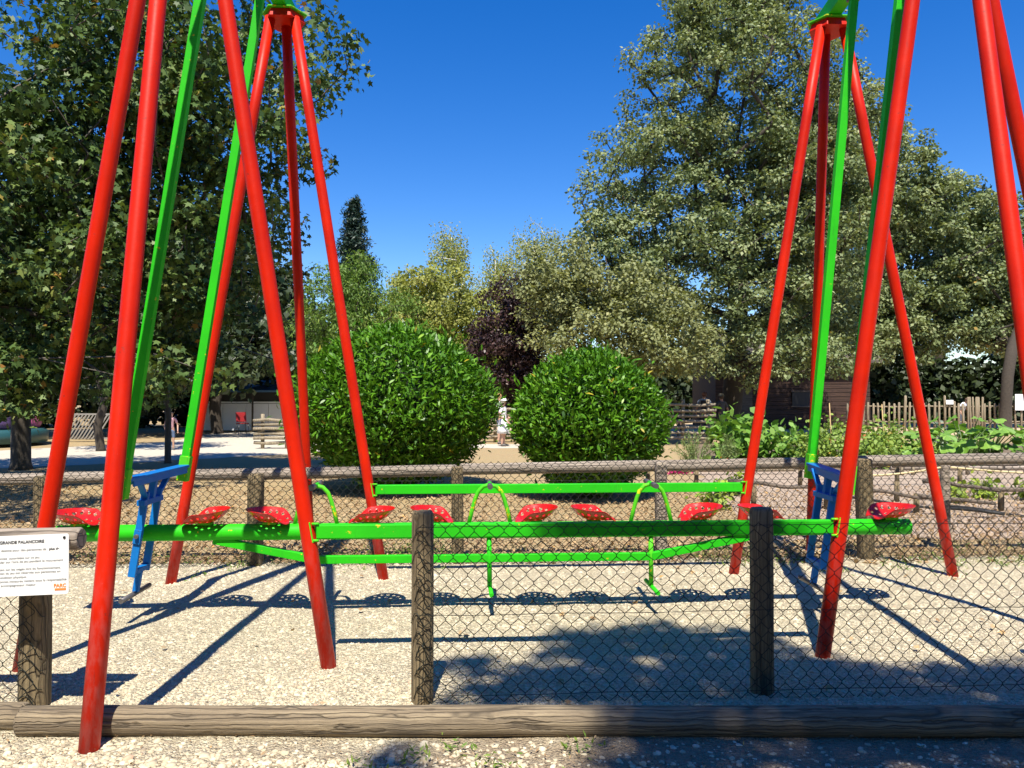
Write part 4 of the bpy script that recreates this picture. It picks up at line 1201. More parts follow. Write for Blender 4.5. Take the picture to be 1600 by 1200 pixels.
# the tree behind the viewer whose crown shades the right foreground
def shade_tree():
    zc = 11.5
    spots = [(-.08, 4.2, .26), (-.24, 4.66, .17), (.24, 4.35, .36), (.52, 4.95, .40), (.92, 5.12, .40), (.72, 4.25, .55), (1.35, 4.85, .52), (1.5, 4.1, .65), (1.9, 4.35, .46), (2.3, 3.85, .62), (2.72, 4.25, .27),
             (3.0, 3.7, .55), (3.25, 4.0, .36), (3.8, 3.6, .6), (.75, 3.55, .42), (1.5, 3.2, .66), (2.4, 2.95, .7), (3.3, 2.9, .7), (.75, 2.75, .55), (1.5, 2.2, .7), (2.6, 2.0, .8), (4.3, 2.6, .8), (4.6, 3.5, .7), (-.52, 3.42, .12),
             (2.5, 4.42, .26), (2.95, 4.35, .34), (3.6, 1.6, .9), (2.0, 1.0, .9), (4.8, 1.2, .9), (3.2, .4, .9), (5.4, 2.2, .9), (1.0, 1.2, .7), (4.4, -.2, 1.0), (2.4, -.6, 1.0)]
    g = np.random.default_rng(88)
    base = np.array([3.4, -6.2, 0.0])
    root = empty('shade_tree', tuple(base), 0, 'broad leafy tree behind the viewer whose crown shades the right foreground', 'tree')
    P = []; tb = MB(); bb = MB()
    trunk = [V(0, 0, -0.05), V(0.1, 0.1, 3), V(-0.1, 0.6, 6), V(-0.3, 1.2, 8.6), V(-0.5, 1.9, 10.6)]
    tb.tube(trunk, [0.36, 0.28, 0.22, 0.17, 0.10], 12); tb.build('trunk', M['bark_grey'], root)
    for x, y, r in spots:
        z = zc + g.uniform(-0.9, 0.9)
        c = np.array([x - 0.025 * z, y - 0.58 * z, z]) - base
        m = int(330 * (r / 0.4) ** 2) + 30
        P.append(ball(m, g, 0.5) * r * np.array([1, 1.0, 0.8]) + c)
        h = trunk[3].lerp(trunk[4], g.uniform(0, 1))
        mid = h.lerp(V(*c), 0.5) + V(0, 0, 0.2)
        bb.tube([h, mid, V(*c)], [0.06, 0.035, 0.012], 5, cap=False)
    bb.build('branches', M['bark_grey'], root)['kind'] = 'stuff'
    P = np.concatenate(P)
    leaf_object('crown', P, norm(g.normal(size=P.shape)), 0.14, 'rhomb', LM['linden'], root, g.uniform(0, 0.9, len(P)), g=g)
shade_tree()

def sky_block_grove():  # unseen trees added to block sky light and deepen the foreground shade
    g = np.random.default_rng(78)
    P = []
    for x in np.arange(-22, 24, 2.6):
        y = -9.5 + g.normal() * 1.2 + abs(x) * 0.25
        h = g.uniform(9, 12)
        P.append(ball(1300, g, 0.4) * np.array([2.6, 2.0, h * 0.52]) + np.array([x, y, h * 0.5]))
    P = np.concatenate(P); P = P[P[:, 2] > 0.05]
    o = leaf_object('grove', P, norm(g.normal(size=P.shape) + np.array([0, 1, 0.3])), 0.5, 'quad', LM['dark'], None, np.clip(0.4 + 0.25 * g.normal(size=len(P)), 0, 1), up=0.5, out=0.4, jit=0.6, g=g)
    tag(o, 'continuous leafy grove added unseen behind the viewer to block sky light', 'wood', None, 'stuff')
sky_block_grove()
make_tree('shade_tree', 'leafy tree beyond the left picture edge throwing dappled shade behind the fence', (-12.5, 7.2, 0),
          [(-9.0, 6.4, 8.4, 3.0, 2.0, 1.5), (-12.5, 7, 9, 3, 3, 2)], 110, 70, 0.19, 'maple', LM['maple'], M['bark_grey'], 0.24, 0.6, 4.5, 89, None, gaps=0.1)

# ------------------------------------------------------------------ garden on the right
def bush(name, label, x, y, h, w, n, size, shape, lm, seed, cat='plant', group='plants in the vegetable garden', up=0.5, droop=0.2, spiky=False):
    g = np.random.default_rng(seed)
    root = empty(name, (x, y, 0), 0, label, cat, group)
    st = MB()
    ns = 14
    P = []; O = []
    for k in range(ns):
        a = g.uniform(0, 2 * math.pi); q = w * 0.5 * math.sqrt(g.uniform(0, 1)); hh = h * g.uniform(0.65, 1.0) * (1 - 0.35 * (q / (w * .5)) ** 2)
        tip = V(math.cos(a) * q, math.sin(a) * q, hh)
        st.tube([V(math.cos(a) * q * 0.25, math.sin(a) * q * 0.25, -0.02), tip * 0.55 + V(0, 0, 0.05), tip], [0.012, 0.009, 0.004], 4, cap=False)
        m = n // ns
        t = g.uniform(0.12, 1.0, m)[:, None]
        base = np.array([math.cos(a) * q * 0.25, math.sin(a) * q * 0.25, 0])
        sp = 0.03 if spiky else w * 0.15
        P.append(base * (1 - t) + np.array(tip) * t + g.normal(size=(m, 3)) * np.array([sp, sp, sp * 0.7]))
        O.append(np.tile(np.array([math.cos(a), math.sin(a), 0.4]), (m, 1)))
    P = np.concatenate(P); O = norm(np.concatenate(O))
    P[:, 2] = np.maximum(P[:, 2], 0.02)
    st.build('stems', M['stem'], root)
    leaf_object('leaves', P, O, size, shape, lm, root, np.clip(0.45 + 0.25 * g.normal(size=len(P)), 0, 1), up=up, out=0.4, jit=0.55, droop=droop, g=g)
    return root
M['stem'] = plain('green_stem', (0.10, 0.16, 0.04), 0.6)

bush('rosemary_bush', 'feathery grey green rosemary bush beside the right laurel', 4.15, 17.6, 0.85, 1.0, 1300, 0.09, 'needle', LM['rosemary'], 101, up=0.1, droop=-0.9, spiky=True)
bush('rosemary_bush', 'smaller feathery rosemary bush left of the orange flowers', 5.0, 18.0, 0.72, 0.7, 800, 0.09, 'needle', LM['rosemary'], 102, up=0.1, droop=-0.9, spiky=True)
bush('leafy_plant', 'tall broad leaved bright green plant behind the orange flowers', 5.75, 19.8, 1.25, 1.9, 620, 0.24, 'oval', LM['veg'], 103)
bush('leafy_plant', 'broad leaved plant in front of the wooden barn door', 6.9, 19.4, 0.95, 1.4, 520, 0.2, 'oval', LM['veg'], 104)
for i, (x, y, h, w, t) in enumerate(((7.0, 18.2, 0.95, 1.2, 'low tomato plant immediately left of the bamboo canes'), (7.75, 18.8, 1.25, 1.2, 'tomato plant climbing the first bamboo cane'), (8.6, 18.4, 1.15, 1.2, 'tomato plant between the bamboo canes'), (9.3, 19.0, 1.2, 1.1, 'tomato plant at the last bamboo cane'), (8.0, 17.6, 0.75, 1.3, 'bushy low plant at the bed edge below the canes'), (9.1, 17.7, 0.7, 1.2, 'bushy low plant behind the right blue hanger'))):
    bush('tomato_plant', t, x, y, h, w, 900, 0.105, 'oval', LM['tomato'], 110 + i)
for i, (x, y, h, t) in enumerate(((7.6, 18.5, 1.45, 'leftmost bamboo cane among the tomato plants'), (8.3, 18.9, 1.25, 'middle bamboo cane among the tomato plants'), (9.0, 18.8, 1.42, 'rightmost bamboo cane among the tomato plants'), (6.45, 20.2, 1.5, 'tall cane beside the leafy plant left of the red leg'))):
    b = MB(); b.tube([V(0, 0, -0.05), V(0.02, 0, h * 0.5), V(0.0, 0.03, h)], [0.016, 0.014, 0.012], 7)
    o = b.build('bamboo_cane', M['cane']); o.location = (x, y, 0); tag(o, t, 'cane', 'canes in the garden')
bush('sage_plant', 'grey leaved sage plant right of the tomato plants', 10.1, 18.6, 0.95, 1.3, 800, 0.10, 'oval', LM['sage'], 120)
bush('leafy_plant', 'low light green plant behind the tall right red leg', 11.0, 18.4, 0.6, 1.3, 500, 0.14, 'oval', LM['veg'], 121)

def courgette(label, x, y, s, seed, n=24):
    g = random.Random(seed)
    root = empty('courgette_plant', (x, y, 0), g.uniform(0, 6), label, 'plant', 'courgette plants in the garden')
    st = MB()
    for k in range(n):
        a = 2 * math.pi * k / n + g.uniform(-.3, .3); q = s * g.uniform(0.25, 0.62); h = s * g.uniform(0.35, 0.85)
        tip = V(math.cos(a) * q, math.sin(a) * q, h)
        st.tube([V(0, 0, 0), tip * 0.5 + V(0, 0, 0.12 * s), tip], [0.016, 0.013, 0.010], 5, cap=False)
        o = link('leaf', BIG_LEAF[k % 2], None, root)
        o.location = tip
        o.rotation_euler = (R(g.uniform(-35, 25)), R(g.uniform(-25, 25)), a - math.pi / 2 + g.uniform(-.4, .4))
        sc = s * g.uniform(0.17, 0.29); o.scale = (sc, sc, sc)
    st.build('stems', M['stem'], root)
    return root
def big_leaf(mat, seed):
    g = random.Random(seed)
    n = 22; vs = [(0, 0, 0)]
    for i in range(n + 1):
        a = -2.75 + 5.5 * i / n
        rr = (0.52 + 0.12 * abs(math.cos(a * 2.5)) + g.uniform(-.05, .05)) * (1.0 + 0.25 * math.cos(a))
        vs.append((math.sin(a) * rr, math.cos(a) * rr + 0.1, 0.10 * math.sin(abs(a) * 3) - 0.12 * rr * rr))
    me = bpy.data.meshes.new('leaf'); me.from_pydata(vs, [], [(0, i + 1, i + 2) for i in range(n)])
    me.materials.append(mat)
    a = me.attributes.new('tint', 'FLOAT', 'FACE'); a.data.foreach_set('value', [g.uniform(0.25, 0.8) for _ in range(n)])
    return me
BIG_LEAF = [big_leaf(LM['veg'], 1), big_leaf(LM['veg'], 2)]
CG = [(9.5, 17.6, 1.0, 'courgette plant with big leaves behind the red leg at the bed corner'), (10.4, 17.8, 1.35, 'tallest courgette plant with raised leaves left of the outer back leg'), (11.3, 18.3, 1.0, 'courgette plant just left of the outer back leg'),
      (12.0, 17.8, 0.9, 'courgette plant directly right of the outer back leg'), (12.8, 18.3, 1.05, 'second courgette plant right of the outer back leg'), (13.6, 17.9, 0.95, 'third courgette plant right of the outer back leg'), (13.2, 19.4, 1.0, 'courgette plant in the second row in front of the pickets'),
      (14.3, 18.6, 1.0, 'fourth courgette plant right of the outer back leg'), (14.4, 20.5, 1.1, 'courgette plant below the fence gate'), (15.2, 19.2, 1.0, 'courgette plant at the right picture edge'), (11.9, 20.6, 1.0, 'courgette plant in the back row left of the white shirt')]
for i, (x, y, s, t) in enumerate(CG): courgette(t, x, y, s, 300 + i)
bush('climbing_plant', 'upright climbing plant with small leaves in front of the gate', 12.2 * 1.0 + 0.6, 17.0, 0.0 + 1.15, 0.9, 700, 0.09, 'oval', LM['veg'], 131)
for i, (x, y, t) in enumerate(((6.7, 11.9, 'young yellow green plant in the mulch right of the outer back leg'), (7.5, 12.3, 'yellow green plant under the rope at the right edge'), (8.1, 12.0, 'rightmost yellow green plant in the mulch'), (2.95, 11.2, 'pale yellow green plant behind the right blue hanger'), (3.7, 12.8, 'low plant behind the low branch rail'))):
    bush('young_plant', t, x, y, 0.38, 0.5, 170, 0.10, 'oval', LM['yellow_green'], 140 + i)
for i, (x, y, lm, t, c) in enumerate(((3.35, 16.2, 'pink', 'magenta flowers at the foot of the rosemary', 0.16), (3.6, 16.4, 'pink', 'red pink flowers right of the magenta ones', 0.14), (4.8, 17.0, 'orange', 'orange flowers in front of the leafy plant, left patch', 0.22), (5.2, 17.1, 'orange', 'orange flowers in front of the leafy plant, right patch', 0.2))):
    r = bush('flowering_plant', t, x, y, c, 0.45, 130, 0.06, 'oval', LM[lm], 150 + i)

# bed edging boards, stakes and low rails of branches
def edge_pole(name, label, cat, group, p, q, r, mat, seed):
    o = pole(name, p, q, r, mat, None, seed, 0.12, n=10, m=14); tag(o, label, cat, group); return o
edge_pole('bed_board', 'pale board edging the garden bed left of the inner right leg', 'board', 'boards edging the beds', (3.5, 16.0, 0.09), (5.9, 16.1, 0.10), 0.045, M['stake'], 3)
edge_pole('bed_board', 'grey board edging the bed behind the tall right red leg', 'board', 'boards edging the beds', (8.0, 16.4, 0.09), (10.3, 16.3, 0.10), 0.05, M['rail'], 4)
edge_pole('bed_board', 'grey pole edging the courgette bed at right', 'board', 'boards edging the beds', (10.4, 16.4, 0.09), (13.4, 16.6, 0.11), 0.05, M['rail'], 5)
for i, (x, y, h, t) in enumerate(((8.0, 15.9, 0.34, 'short pale stake behind the tall right red leg, left one'), (8.25, 15.95, 0.30, 'short pale stake behind the tall right red leg, right one'), (7.25, 15.9, 0.3, 'short pale stake just left of the tall right red leg'), (9.4, 16.0, 0.32, 'short pale stake at the courgette bed corner'))):
    b = MB(); b.tube([V(0, 0, -0.05), V(0.01, 0, h)], [0.04, 0.036], 9); o = b.build('garden_stake', M['stake']); o.location = (x, y, 0); tag(o, t, 'stake', 'short garden stakes')

def low_rail(label, pts, stakes, seed):
    root = empty('low_branch_rail', (pts[0][0], pts[0][1], 0), 0, label, 'rail', 'low branch rails in the mulch')
    g = random.Random(seed)
    o0 = V(pts[0][0], pts[0][1], 0)
    for k in range(len(pts) - 1):
        p, q = V(*pts[k]) - o0, V(*pts[k + 1]) - o0
        b = MB(); ps = []
        for t in np.linspace(-0.06, 1.06, 12):
            c = p.lerp(q, t); c += V(0, 0.03 * mnoise.noise(V(t * 3, seed, k)), 0.05 * mnoise.noise(V(t * 2.5, seed + 3, k)))
            ps.append(c)
        b.tube(ps, [0.034 - 0.012 * i / 11 for i in range(12)], 9); b.build('branch', M['branch'], root)
    for x, y, h in stakes:
        b = MB(); b.tube([V(x, y, -0.05) - o0, V(x + 0.01, y, h) - o0], [0.042, 0.038], 10); b.build('stake', M['post'], root)
low_rail('low rail of crooked branches crossing the mulch behind the right hanger', [(3.2, 11.2, .38), (4.4, 11.0, .30), (5.6, 10.6, .24), (6.3, 10.2, .20)], [(3.55, 11.4, .33), (4.5, 11.1, .3), (5.6, 10.75, .26)], 1)
low_rail('dark curved branch rail in the mulch at the right edge', [(6.1, 11.4, .36), (6.75, 10.8, .31), (8.2, 10.9, .33)], [(6.9, 10.95, .30), (5.9, 11.9, .3)], 2)
low_rail('farther thin branch rail between the mulch and the garden bed', [(2.3, 13.9, .30), (3.6, 13.7, .38), (5.2, 13.9, .33), (7.0, 14.0, .36), (9.2, 14.3, .36)], [(2.45, 14.0, .30), (3.3, 13.9, .3), (5.2, 14.0, .32), (7.0, 14.1, .32), (8.2, 14.2, .32)], 3)
for i, (a, c, t) in enumerate((((5.0, 12.4), (6.6, 10.4), 'thin black tube lying diagonally on the mulch left of the grey post'), ((6.2, 11.2), (7.4, 9.6), 'thin black tube lying diagonally on the mulch right of the outer leg'))):
    b = MB(); b.tube([V(a[0] + (c[0] - a[0]) * s - a[0], a[1] + (c[1] - a[1]) * s - a[1], 0.02 + 0.02 * math.sin(s * 9)) for s in np.linspace(0, 1, 10)], 0.022, 7)  # thin black tube drawn for a dark diagonal line on the mulch
    o = b.build('black_tube', M['hose']); o.location = (a[0], a[1], 0); tag(o, t, 'branch')
def rope(label, pts, seed):
    b = MB(); o0 = V(*pts[0]); ps = []
    for k in range(len(pts) - 1):
        p, q = V(*pts[k]), V(*pts[k + 1])
        for t in np.linspace(0, 1, 12)[:-1]:
            ps.append(p.lerp(q, t) - o0 - V(0, 0, 0.05 * math.sin(math.pi * t)))
    ps.append(V(*pts[-1]) - o0)
    b.tube(ps, 0.011, 7); o = b.build('rope', M['rope']); o.location = o0; tag(o, label, 'rope')
rope('tan rope slung between posts behind the back fence at right', [(3.2, 8.05, 0.80), (4.58, 8.2, 0.86), (6.8, 8.35, 0.80)], 1)
o = post('garden_post', 4.58, 8.2, 0.92, 0.05, M['rail'], None, 77); tag(o, 'slim grey post holding the tan rope behind the back fence', 'post')

# split rail fence, picket fence, barn ------------------------------
def split_rail(label, x0, x1, y, h, nr, posts, seed):
    root = empty('split_rail_fence', (x0, y, 0), 0, label, 'fence')
    g = random.Random(seed)
    for k in range(nr):
        z = 0.18 + (h - 0.22) * k / (nr - 1)
        x = 0.0
        while x < x1 - x0:
            L = min(g.uniform(2.2, 3.4), x1 - x0 - x + 0.2)
            b = MB(); b.tube([V(x + L * t, g.uniform(-.03, .03) - 0.05 * (k % 2), z + g.uniform(-.025, .025)) for t in np.linspace(0, 1, 5)], 0.05, 7)
            b.build('rail', M['stake'], root); x += L
    for x in posts:
        b = MB(); b.tube([V(x - x0, 0.07, -0.05), V(x - x0, 0.07, h + 0.15)], 0.06, 8); b.build('post', M['stake'], root)
split_rail('pale split rail fence running behind the gap between the laurels', -2.6, 1.5, 27.4, 1.2, 6, (-2.2, -0.6, 1.2), 5)
split_rail('pale split rail fence between the right laurel and the two shaded people', 4.5, 6.75, 26.4, 1.36, 7, (4.7, 5.85, 6.7), 15)
split_rail('short stack of woven grey rails at the left edge of the big laurel', -8.0, -6.4, 24.0, 0.92, 6, (-7.75, -7.0, -6.5), 6)

def picket_fence():
    root = empty('picket_fence', (15.6, 36.0, 0), R(-1), 'rustic pale picket fence behind the garden at right', 'fence')
    g = random.Random(4)
    x = 0.0; meshes = []
    for k in range(6):
        b = MB(); r = g.uniform(0.045, 0.06); l = g.uniform(-.02, .02)
        b.tube([V(0, 0, -0.05), V(l, 0.01, 0.7), V(l * 1.4, 0, 1.0), V(l * 1.4, 0, 1.03)], [r, r * .97, r * .9, r * .5], 7)
        me = b.mesh('picket'); me.materials.append(M['stake']); meshes.append(me)
    k = 0
    while x < 9.6:
        o = link('picket', meshes[k % 6], None, root)
        tall = (k % 8 == 3)
        dense = 5.35 < x < 6.3
        o.location = (x, 0, 0); o.scale = (1.25 if tall else 1, 1, g.uniform(1.25, 1.36) if not tall else 1.62)
        if dense: o.scale[2] = 1.55
        o.rotation_euler = (0, R(g.uniform(-2, 2)), g.uniform(0, 6))
        x += 0.125 if dense else g.uniform(0.2, 0.26); k += 1
    for z in (0.45, 1.15):
        b = MB(); b.tube([V(9.7 * t, 0.08, z + 0.02 * math.sin(t * 20)) for t in np.linspace(0, 1, 12)], 0.035, 7); b.build('rail', M['stake'], root)
picket_fence()
def notice(label, x, y, z, w, h, name='fence_sign'):
    b = MB(); b.box((0, 0, 0), (w, 0.015, h)); o = b.build(name, M['white'], None, 0.004); o.location = (x, y, z); tag(o, label, 'sign')
notice('white blank looking sign on the picket fence at the right edge', 23.45, 35.75, 1.35, 0.42, 0.75)
notice('small white sign on the picket fence beside the tree trunk', 20.25, 35.8, 1.35, 0.34, 0.2)

def barn():
    root = empty('barn', (10.0, 38.0, 0), 0, 'dark timber barn with horizontal planks in the shade of the linden', 'building')
    L, H = 7.6, 3.3
    b = MB(); b.box((L / 2, 2.55, H / 2), (L - 0.06, 4.9, H - 0.02)); wall = b.build('wall', M['bark'], root)
    me = None
    n = 15
    for k in range(n):
        b = MB(); z = 0.12 + k * (H - 0.1) / n
        b.box((0, 0, 0), (L, 0.05, (H - 0.1) / n - 0.025), Matrix.Rotation(R(7), 3, 'X'))
        if me is None:
            me = b.mesh('plank'); me.materials.append(M['plank'])
        o = link('plank', me, None, root); o.location = (L / 2, 0.06, z + 0.09)
    rf = MB()
    rf.add([V(-0.4, -0.5, H - 0.05), V(L + 0.4, -0.5, H - 0.05), V(L + 0.4, 2.5, H + 1.7), V(-0.4, 2.5, H + 1.7), V(-0.4, 5.5, H - 0.05), V(L + 0.4, 5.5, H - 0.05),
            V(-0.4, -0.5, H + 0.07), V(L + 0.4, -0.5, H + 0.07), V(L + 0.4, 2.5, H + 1.82), V(-0.4, 2.5, H + 1.82), V(-0.4, 5.5, H + 0.07), V(L + 0.4, 5.5, H + 0.07)],
           [(0, 3, 2, 1), (3, 4, 5, 2), (6, 7, 8, 9), (9, 8, 11, 10), (0, 1, 7, 6), (5, 4, 10, 11), (0, 6, 9, 3), (3, 9, 10, 4), (1, 2, 8, 7), (2, 5, 11, 8)])
    rf.build('roof', M['bark_grey'], root)
    d = MB(); d.box((1.3, 0.0, 1.0), (1.0, 0.06, 2.0)); dr = d.build('door', M['branch'], root)
    h = MB(); h.box((1.65, -0.05, 1.0), (0.04, 0.05, 0.14)); h.build('handle', M['steel'], dr)
    w = MB(); w.box((4.2, 0.0, 1.5), (0.9, 0.05, 0.7)); wi = w.build('window', M['hose'], root)
    f = MB()
    for s in ((4.2, 1.875, 1.0, .06), (4.2, 1.125, 1.0, .06)): f.box((s[0], -0.035, s[1]), (s[2], 0.04, s[3]))
    f.build('frame', M['branch'], wi)
barn()

def shed():
    m_wall = plain('white_shed_panel', (0.74, 0.76, 0.78), 0.5, 0, 0.06)
    m_roof = plain('blue_shed_roof', (0.03, 0.11, 0.20), 0.4, 0, 0.2)
    root = empty('white_shed', (-14.5, 36.0, 0), 0, 'low white panelled shed with blue roof in shade at left', 'building')
    for k in range(5):
        b = MB(); b.box((0.53 + k * 1.06, 0, 0.66), (1.04, 0.06, 1.24)); b.build('panel', m_wall, root, 0.006)
    b = MB(); b.box((2.65, 1.3, 0.95), (5.2, 2.4, 1.88)); b.build('wall', M['hose'], root)
    b = MB(); b.box((2.65, 0.95, 2.12), (5.7, 3.4, 0.09), Matrix.Rotation(R(9), 3, 'X')); b.build('roof', m_roof, root, 0.01)
    b = MB(); b.box((2.65, 0.04, 1.34), (5.3, 0.1, 0.08)); b.build('counter', m_wall, root, 0.006)
    for x in (0.1, 2.6, 5.2):
        b = MB(); b.box((x, -0.5, 0.93), (0.07, 0.07, 1.86)); b.build('post', M['bark'], root)
shed()

def chair():
    m_red = plain('red_chair_plastic', (0.30, 0.012, 0.015), 0.5)
    root = empty('red_chair', (-11.7, 33.6, 0), R(35), 'small red chair in front of the white shed', 'chair')
    b = MB(); b.box((0, 0, 0.45), (0.44, 0.42, 0.035)); b.build('seat', m_red, root, 0.01)
    b = MB(); b.box((0, 0.21, 0.72), (0.44, 0.03, 0.42), Matrix.Rotation(R(-10), 3, 'X')); b.build('backrest', m_red, root, 0.01)
    for sx in (-1, 1):
        for sy in (-1, 1):
            b = MB(); b.tube([V(0.19 * sx, 0.18 * sy, 0.44), V(0.23 * sx, 0.22 * sy, 0)], 0.014, 7); b.build('leg', M['steel'], root)
chair()

def slat_fence():
    m = plain('pale_grey_slat', (0.26, 0.24, 0.21), 0.7, 0, 0.2)
    root = empty('diagonal_slat_fence', (-16.0, 27.6, 0), 0, 'pale fence panel of diagonal slats in the shade at left', 'fence')
    for z in (0.12, 0.98):
        b = MB(); b.box((0.85, 0, z), (1.9, 0.05, 0.06)); b.build('rail', m, root)
    me = None
    for k in range(11):
        b = MB(); b.box((0, 0, 0), (0.045, 0.025, 1.0), Matrix.Rotation(R(32), 3, 'Y'))
        if me is None: me = b.mesh('slat'); me.materials.append(m)
        o = link('slat', me, None, root); o.location = (0.22 + k * 0.125, -0.045, 0.55)
    for x in (-0.1, 1.8):
        b = MB(); b.box((x, 0.0, 0.55), (0.07, 0.07, 1.12)); b.build('post', m, root)
slat_fence()

# children's ride at the far left
def ride():
    mk = {}
    for nme, c in (('pink', (0.35, 0.07, 0.18)), ('yellow', (0.40, 0.26, 0.03)), ('purple', (0.07, 0.04, 0.13)), ('redp', (0.22, 0.03, 0.02)), ('teal', (0.02, 0.08, 0.09)), ('bluep', (0.08, 0.2, 0.45))):
        mk[nme] = plain('ride_' + nme, c, 0.4)
    root = empty('childrens_ride', (-17.5, 25.5, 0), 0, 'colourful small fairground ride under the trees at far left', 'fairground ride')
    b = MB(); b.lathe([(1.9, 0.1), (1.95, 0.45), (1.8, 0.55)], 24); b.build('platform', mk['teal'], root)
    b = MB(); b.tube([V(0, 0, 0.5), V(0, 0, 2.2)], [0.22, 0.12], 12); b.build('centre_pole', mk['redp'], root)
    for k, c in enumerate(('pink', 'yellow', 'purple', 'redp', 'bluep', 'pink', 'purple')):
        a = 2 * math.pi * k / 7 + 0.35
        p = V(math.cos(a) * 1.45, math.sin(a) * 1.45, 0.55)
        b = MB(); b.lathe([(0.05, 0.0), (0.26, 0.06), (0.33, 0.24), (0.28, 0.36), (0.30, 0.40), (0.20, 0.40), (0.16, 0.2)], 14, p); car = b.build('car', mk[c], root)
        b = MB(); b.lathe([(0.02, .55), (0.13, .62), (0.15, .72), (0.10, .82), (0.02, .86)], 12, p + V(0, 0.2, -0.1)); b.build('headrest', mk['redp' if k % 2 else 'yellow'], car)
    b = MB(); b.lathe([(0.05, 1.95), (1.5, 2.1), (1.0, 2.4), (0.1, 2.75)], 18); b.build('canopy', mk['purple'], root)
ride()
def globe():
    root = empty('globe_lamp', (-14.6, 23.0, 0), 0, 'white globe lamp on a thin pole at far left', 'lamp')
    b = MB(); b.tube([V(0, 0, -0.05), V(0, 0, 1.38)], 0.02, 8); b.build('pole', M['bark_grey'], root)
    b = MB(); b.lathe([(0.01, 1.36), (0.07, 1.39), (0.10, 1.46), (0.07, 1.53), (0.01, 1.56)], 14); b.build('globe', M['white'], root)
globe()

# ------------------------------------------------------------------ people (small, far off)
def skin_obj(name, chains, mat, parent, sub=2):
    vs = []; es = []; rs = []; roots = []; ids = {}
    for ch in chains:
        prev = None
        for (p, r) in ch:
            key = (round(p[0], 4), round(p[1], 4), round(p[2], 4))
            if key not in ids:
                ids[key] = len(vs); vs.append(p); rs.append(r)
            i = ids[key]
            if prev is not None: es.append((prev, i))
            prev = i
    me = bpy.data.meshes.new(name); me.from_pydata(vs, es, [])
    o = link(name, me, mat, parent)
    md = o.modifiers.new('skin', 'SKIN'); md.use_smooth_shade = True
    sv = me.skin_vertices[0].data
    adj = {i: [] for i in range(len(vs))}
    for a, b in es: adj[a].append(b); adj[b].append(a)
    seen = set()
    for i in range(len(vs)):
        sv[i].radius = (rs[i], rs[i]) if not isinstance(rs[i], tuple) else rs[i]
        sv[i].use_root = False
        if i not in seen:
            sv[i].use_root = True
            st = [i]
            while st:
                k = st.pop()
                if k in seen: continue
                seen.add(k); st += adj[k]
    sd = o.modifiers.new('sub', 'SUBSURF'); sd.levels = 1; sd.render_levels = sub
    return o

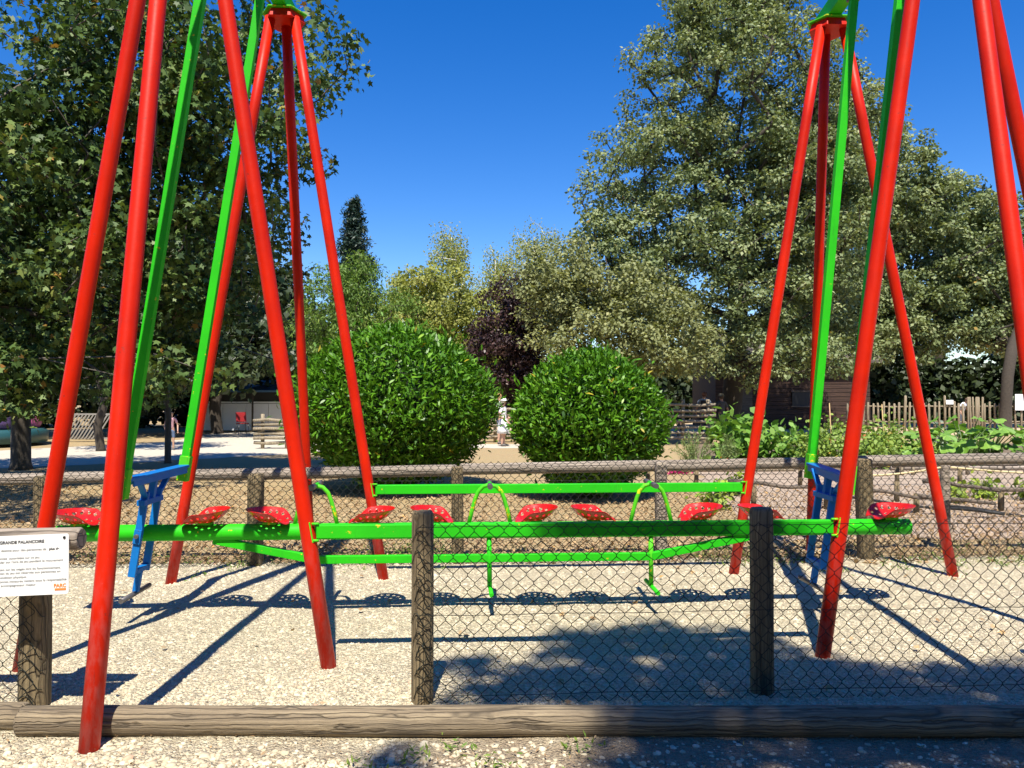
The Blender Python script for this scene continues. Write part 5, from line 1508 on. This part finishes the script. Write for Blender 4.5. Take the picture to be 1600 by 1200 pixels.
def person(label, x, y, rz, H, skin, top, bottom, hair, hat=None, skirt=False, bag=None, shorts=False, arm=0.15, bend=0.0, z0=0.0):
    root = empty('person', (x, y, z0), rz, label, 'person', 'visitors in the park')
    s = H / 1.7
    ms = plain('skin', skin, 0.55); mt = plain('cloth_top', top, 0.85, 0, 0.12); mb_ = plain('cloth_bottom', bottom, 0.85, 0, 0.12); mh = plain('hair', hair, 0.7); msh = plain('shoe', (0.12, 0.11, 0.10), 0.7)
    def P(a, b, c):
        k = max(0, c - 0.95)
        return ((a) * s, (b - math.sin(bend) * k) * s, (c - (1 - math.cos(bend)) * k) * s)
    ch = [[(P(0, 0, .93), .115 * s), (P(0, 0, 1.08), .10 * s), (P(0, .01, 1.26), .12 * s), (P(0, .01, 1.40), .085 * s), (P(0, 0, 1.47), .048 * s), (P(0, -.015, 1.56), .075 * s), (P(0, -.015, 1.64), .07 * s), (P(0, -.01, 1.69), .03 * s)]]
    for d in (-1, 1):
        ch.append([(P(0, 0, .93), .115 * s), (P(.085 * d, 0, .88), .085 * s), (P(.095 * d, -.01, .5), .055 * s), (P(.10 * d, .02, .12), .04 * s), (P(.10 * d, .02, .045), .035 * s), (P(.11 * d, -.12, .03), .03 * s)])
        sh = P(.165 * d, .01, 1.38); el = P((.20 + arm * .5) * d, .02, 1.10); wr = P((.20 + arm * .35) * d, -.10 - arm * .6, .88)
        pm = tuple(wr[i] + (wr[i] - el[i]) * 0.28 for i in range(3))
        ch.append([(P(0, .01, 1.40), .085 * s), (sh, .055 * s), (el, .038 * s), (wr, .027 * s), (pm, .026 * s)])
        for f in range(5):
            o0 = (f - 2) * .011 * s
            tip = (pm[0] + o0 * 1.4, pm[1] - .012 * s + (0.03 * s if f == 0 else 0), pm[2] - (.055 + .012 * (2 - abs(f - 2))) * s)
            ch.append([((pm[0] + o0, pm[1], pm[2] - 0.008 * s), .009 * s), (tuple((pm[i] + tip[i]) / 2 + (o0 * .5 if i == 0 else 0) for i in range(3)), .009 * s), (tip, .007 * s)])
    body = skin_obj('body', ch, ms, root)
    for d in (-1, 1):
        b = MB(); b.lathe([(0.004 * s, -.01 * s), (.011 * s, 0), (.004 * s, .01 * s)], 8, P(.03 * d, -.083, 1.60)); b.build('eye', M['ink'], body)
    b = MB(); b.tube([V(*P(0, -.08, 1.595)), V(*P(0, -.108, 1.565))], [.009 * s, .014 * s], 6); b.build('nose', ms, body)
    # clothing
    tc = [[(P(0, 0, .90), .125 * s), (P(0, 0, 1.08), .118 * s), (P(0, .01, 1.26), .135 * s), (P(0, .01, 1.41), .095 * s)]]
    for d in (-1, 1):
        tc.append([(P(0, .01, 1.41), .095 * s), (P(.165 * d, .01, 1.385), .068 * s), (P((.19 + arm * .35) * d, .02, 1.19), .056 * s)])
    skin_obj('shirt', tc, mt, root, 2)
    if skirt:
        b = MB(); b.lathe([(.135 * s, .98 * s), (.17 * s, .85 * s), (.21 * s, .62 * s), (.24 * s, .46 * s)], 16); b.build('skirt', mb_, root)
    else:
        low = .55 if shorts else .10
        bc = [[(P(0, 0, .97), .13 * s), (P(0, 0, .90), .13 * s)]]
        for d in (-1, 1): bc.append([(P(0, 0, .90), .13 * s), (P(.088 * d, 0, .86), .097 * s), (P(.096 * d, -.01, .58), .078 * s), (P(.10 * d, .0, low), .062 * s)])
        skin_obj('trousers', bc, mb_, root, 2)
    for d in (-1, 1):
        b = MB(); b.tube([V(*P(.10 * d, .05, .04)), V(*P(.105 * d, -.05, .045)), V(*P(.11 * d, -.15, .03))], [.04 * s, .045 * s, .03 * s], 8); b.build('shoe', msh, root)
    b = MB(); hc = P(0, .012, 1.625)
    b.lathe([(.05 * s, -.09 * s), (.088 * s, -.03 * s), (.092 * s, .03 * s), (.06 * s, .075 * s), (.012 * s, .092 * s)], 14, hc); b.build('hair', mh, root)
    if hat:
        mhat = plain('hat', hat, 0.8)
        b = MB(); hc = P(0, -.01, 1.65); b.lathe([(.16 * s, 0), (.10 * s, .012 * s), (.095 * s, .07 * s), (.06 * s, .10 * s), (.01 * s, .105 * s)], 16, hc); b.build('hat', mhat, root)
    if bag:
        mbag = plain('bag', bag, 0.8)
        b = MB(); b.box(P(0, .20, 1.20), (.28 * s, .16 * s, .42 * s)); b.build('backpack', mbag, root, 0.03)
    return root
SK = (0.50, 0.29, 0.20); SKD = (0.36, 0.20, 0.14)
person('person in white top and white skirt standing in the gap between the laurels', -0.28, 25.2, R(70), 1.52, SK, (0.75, 0.73, 0.74), (0.78, 0.76, 0.76), (0.75, 0.70, 0.62), (0.75, 0.73, 0.72), True, arm=0.3)
person('fair haired person in white shirt half hidden behind the left laurel', -0.42, 26.3, R(80), 1.70, SK, (0.72, 0.70, 0.72), (0.35, 0.38, 0.45), (0.42, 0.24, 0.10), None, False, shorts=True, arm=0.3)
person('person in grey t-shirt with black backpack facing away in the shade', 7.25, 29.2, R(175), 1.78, SKD, (0.30, 0.34, 0.40), (0.02, 0.02, 0.022), (0.10, 0.04, 0.025), None, False, (0.012, 0.012, 0.014))
person('person in dark patterned dress and sun hat in the shade', 7.85, 29.0, R(200), 1.68, SKD, (0.06, 0.06, 0.065), (0.07, 0.07, 0.07), (0.06, 0.04, 0.03), (0.30, 0.25, 0.17), True)
person('small child in dark clothes and blue cap by the split rail fence', 6.45, 29.8, R(150), 1.05, SKD, (0.02, 0.025, 0.03), (0.02, 0.03, 0.03), (0.03, 0.03, 0.05), (0.02, 0.04, 0.16), False)
person('child in pink top and blue shorts walking on the path at left', -10.3, 23.4, R(30), 1.14, SK, (0.55, 0.30, 0.32), (0.14, 0.20, 0.32), (0.25, 0.15, 0.08), None, False, shorts=True)
person('person in white shirt bending behind the picket fence', 21.6, 37.2, R(20), 1.62, SK, (0.78, 0.80, 0.86), (0.10, 0.11, 0.14), (0.10, 0.06, 0.04), None, False, bend=0.5)
